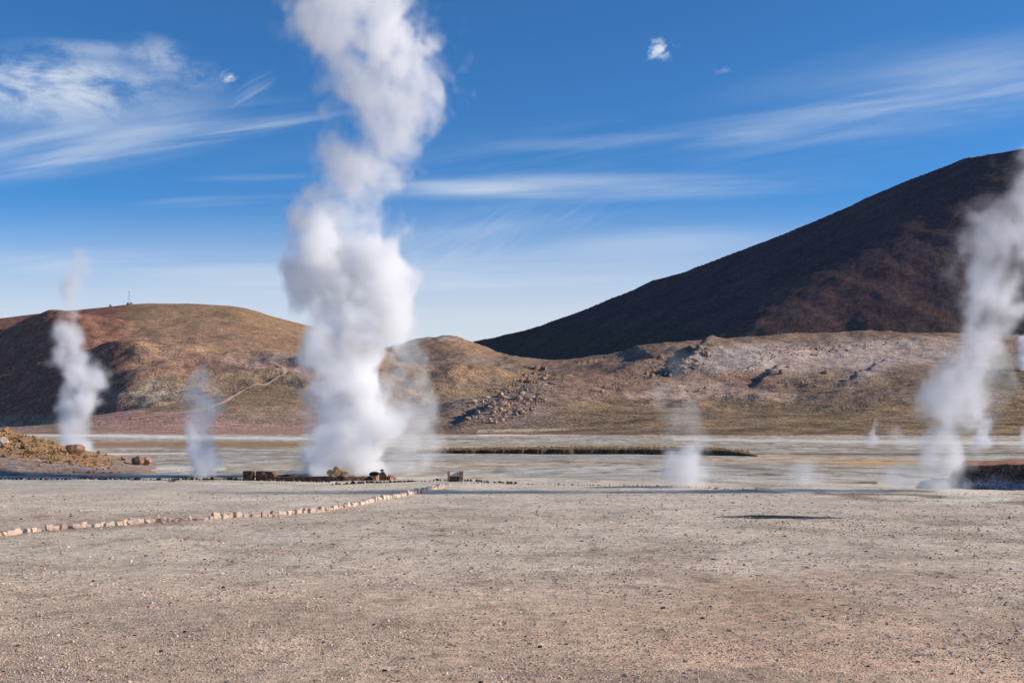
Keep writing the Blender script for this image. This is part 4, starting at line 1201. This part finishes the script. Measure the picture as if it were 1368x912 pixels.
    out = t.new('ShaderNodeOutputMaterial'); pv = t.new('ShaderNodeVolumePrincipled'); pd = t.new('ShaderNodeTexPointDensity')
    pd.point_source = 'OBJECT'; pd.object = ob; pd.space = 'WORLD'; pd.resolution = res; pd.radius = vox * 1.25; pd.interpolation = 'Linear'
    pd.vertex_color_source = 'VERTEX_WEIGHT'; pd.vertex_attribute_name = 'density'
    sp = t.new('ShaderNodeSeparateColor'); t.put(sp.inputs[0], pd.outputs['Color'])
    t.put(pv.inputs['Density'], t.math('MULTIPLY', sp.outputs[0], dens * 2.0))
    pv.inputs['Color'].default_value = (*tint, 1); pv.inputs['Anisotropy'].default_value = aniso
    t.put(out.inputs['Volume'], pv.outputs[0]); me.materials.append(m)
    return ob

MAIN = [(425, -40, 50, 0.30), (470, -30, 45, 0.24), (430, 5, 48, 0.30), (470, 20, 52, 0.30), (505, 45, 50, 0.32), (455, 62, 38, 0.22), (420, 45, 26, 0.14), (530, 80, 52, 0.34), (485, 95, 46, 0.27), (450, 105, 30, 0.20), (560, 118, 36, 0.34),
        (520, 130, 46, 0.32), (470, 130, 34, 0.22), (440, 140, 22, 0.12), (555, 160, 30, 0.24), (515, 172, 38, 0.30), (490, 160, 24, 0.24), (535, 200, 28, 0.22), (505, 215, 36, 0.34), (480, 225, 30, 0.30), (530, 230, 24, 0.20), (460, 205, 36, 0.30), (438, 190, 16, 0.14), (432, 225, 22, 0.22),
        (470, 245, 42, 0.32), (510, 250, 28, 0.24), (440, 265, 34, 0.32), (480, 285, 34, 0.27), (425, 300, 36, 0.36), (455, 305, 38, 0.36), (405, 325, 28, 0.60), (435, 345, 44, 1.00), (395, 362, 24, 0.50), (470, 345, 30, 0.90), (505, 340, 34, 1.00), (528, 352, 18, 0.80),
        (410, 390, 28, 0.70), (450, 385, 46, 1.10), (500, 385, 46, 1.20), (530, 400, 26, 1.00), (540, 375, 14, 0.60), (440, 420, 34, 0.80), (485, 425, 46, 1.00), (525, 428, 26, 0.80), (470, 455, 44, 0.90), (510, 452, 30, 0.50), (430, 465, 22, 0.50),
        (450, 488, 36, 1.38), (485, 482, 26, 0.92), (425, 505, 18, 0.69), (440, 525, 30, 1.61), (472, 520, 38, 2.07), (498, 530, 20, 1.38), (452, 558, 32, 1.95), (485, 562, 32, 2.07), (435, 585, 26, 1.72), (470, 595, 40, 2.07), (500, 600, 24, 1.72),
        (440, 618, 32, 1.95), (485, 628, 36, 2.07), (455, 640, 36, 2.07), (424, 634, 20, 1.26), (512, 636, 18, 1.15),
        (535, 470, 30, 0.11, 2.6), (565, 485, 20, 0.08, 2.6), (552, 510, 32, 0.12, 2.6), (520, 515, 26, 0.15, 2.6), (570, 540, 22, 0.08, 2.6), (545, 555, 34, 0.14, 2.6), (520, 575, 30, 0.40), (555, 595, 28, 0.12, 2.6), (530, 615, 36, 0.17, 2.6), (562, 630, 20, 0.10, 2.6), (540, 640, 26, 0.15, 2.6), (535, 485, 44, 0.08, 2.6), (545, 545, 46, 0.10, 2.6), (535, 600, 48, 0.11, 2.6), (540, 635, 44, 0.11, 2.6), (525, 520, 40, 0.10, 2.6), (520, 445, 36, 0.12, 2.6)]
steam('steam_plume', 'tallest steam column, dense and white, rising from the walled geyser', 73.5, [], .13, 240, 2.5, 3, holes=[(470, 180, 26, .85), (450, 150, 14, .6)],
      puffs=MAIN, size=3.1, amp=.66, edge=.42, tint=(.97, .97, .98))
steam('steam_plume', 'slender steam column rising behind the mound on the left, its thin top reaching the sky', 128, [
    ([(352, 74, 120, .22), (375, 76, 120, .34), (395, 80, 116, .40), (412, 78, 112, .30), (430, 74, 108, .40), (450, 68, 108, .7), (475, 66, 116, .8), (495, 74, 126, .8), (512, 84, 143, .9), (530, 80, 143, .9),
      (550, 76, 128, 1), (575, 78, 118, 1), (598, 82, 124, 1), (606, 84, 132, .8)], 0, .9, .6)], .26, 128, 1.3, 12, size=3.4)
steam('steam_plume', 'small bluish steam puff left of the stone wall with a faint wisp above it', 71.5, [
    ([(575, 254, 276, .5), (595, 250, 284, .8), (620, 249, 290, .9), (640, 250, 300, .8)], 0, .9, .6),
    ([(508, 236, 290, .10), (530, 232, 300, .16), (555, 236, 300, .14), (575, 245, 285, .16)], 0, .9, .7)], .11, 104, 3.4, 21)
steam('steam_plume', 'faint wispy steam low on the flats right of the stone lectern', 60.5, [
    ([(612, 886, 935, .3), (628, 878, 944, .8), (645, 880, 952, 1), (652, 885, 955, .9)], 0, .9, .6),
    ([(455, 884, 912, .02), (480, 884, 922, .04), (505, 884, 920, .04), (540, 872, 920, .08), (560, 868, 945, .10), (590, 885, 955, .08), (615, 895, 970, .07)], 0, .9, .8)], .13, 120, 2.0, 33)
steam('steam_plume', 'broad steam column beside the dark bank on the right leaning out of the picture', 56.8, [
    ([(150, 1400, 1480, .35), (200, 1370, 1455, .45), (240, 1350, 1430, .45), (280, 1318, 1420, .5), (320, 1300, 1405, .6), (345, 1284, 1390, .75), (375, 1272, 1376, .85), (405, 1272, 1380, .75), (430, 1288, 1370, .75),
      (465, 1285, 1350, .9), (490, 1270, 1345, .9), (520, 1238, 1338, 1), (545, 1216, 1316, 1), (570, 1222, 1300, 1), (600, 1232, 1290, 1), (630, 1228, 1284, 1), (650, 1215, 1292, 1), (655, 1205, 1295, 1)], 0, .85, .6),
    ([(470, 1330, 1362, .2), (520, 1320, 1362, .22), (570, 1300, 1340, .18), (620, 1280, 1310, .15)], .3, .8, .8),
    ([(630, 1195, 1285, .35), (648, 1185, 1290, .55), (656, 1175, 1295, .5)], .2, .9, .7)], .125, 208, 1.0, 44, edge=.45)
steam('steam_plume', 'thin slanted steam jet far across the flats, left of the broad right-hand column', 178, [
    ([(562, 1166, 1174, .5), (578, 1159, 1171, .8), (590, 1154, 1174, 1), (597, 1152, 1182, .8)], 0, .9, .6)], .17, 64, .8, 51, amp=1.0)
steam('steam_plume', 'short white steam jet far across the flats, right of the broad column', 172, [
    ([(558, 1309, 1326, .35), (572, 1306, 1323, .7), (585, 1302, 1324, 1), (598, 1301, 1325, 1)], 0, .9, .6)], .18, 64, 1.5, 57, amp=1.0)
steam('steam_plume', 'very faint steam lying low on the flats midway to the right-hand column', 61.5, [
    ([(636, 1045, 1100, .4), (646, 1038, 1112, .8), (650, 1036, 1115, .7)], 0, 1, .7)], .1, 72, 1.0, 63)
steam('steam_plume', 'very faint double wisp far across the flats just left of the broad column', 175, [
    ([(566, 1186, 1196, .2), (580, 1188, 1215, .4), (594, 1180, 1240, .6)], 0, .9, .7)], .3, 56, .5, 69)
h_ = hit(1366, 496, 380, 1500, 3000)
steam('steam_plume', 'small white steam puff on the hillside at the right edge of the picture', float(h_[1]), [
    ([(455, 1358, 1378, .7), (475, 1355, 1380, 1), (494, 1360, 1376, 1)], 0, .9, .6)], h_[1] / FOC * 1.6, 48, .9 * 600 / h_[1], 75)
steam('steam_plume', 'little steam jet at the right edge of the picture beyond the dark bank', 172, [
    ([(572, 1362, 1374, .5), (588, 1360, 1376, 1), (602, 1360, 1378, 1)], 0, .9, .6)], .22, 48, 1.2, 81)
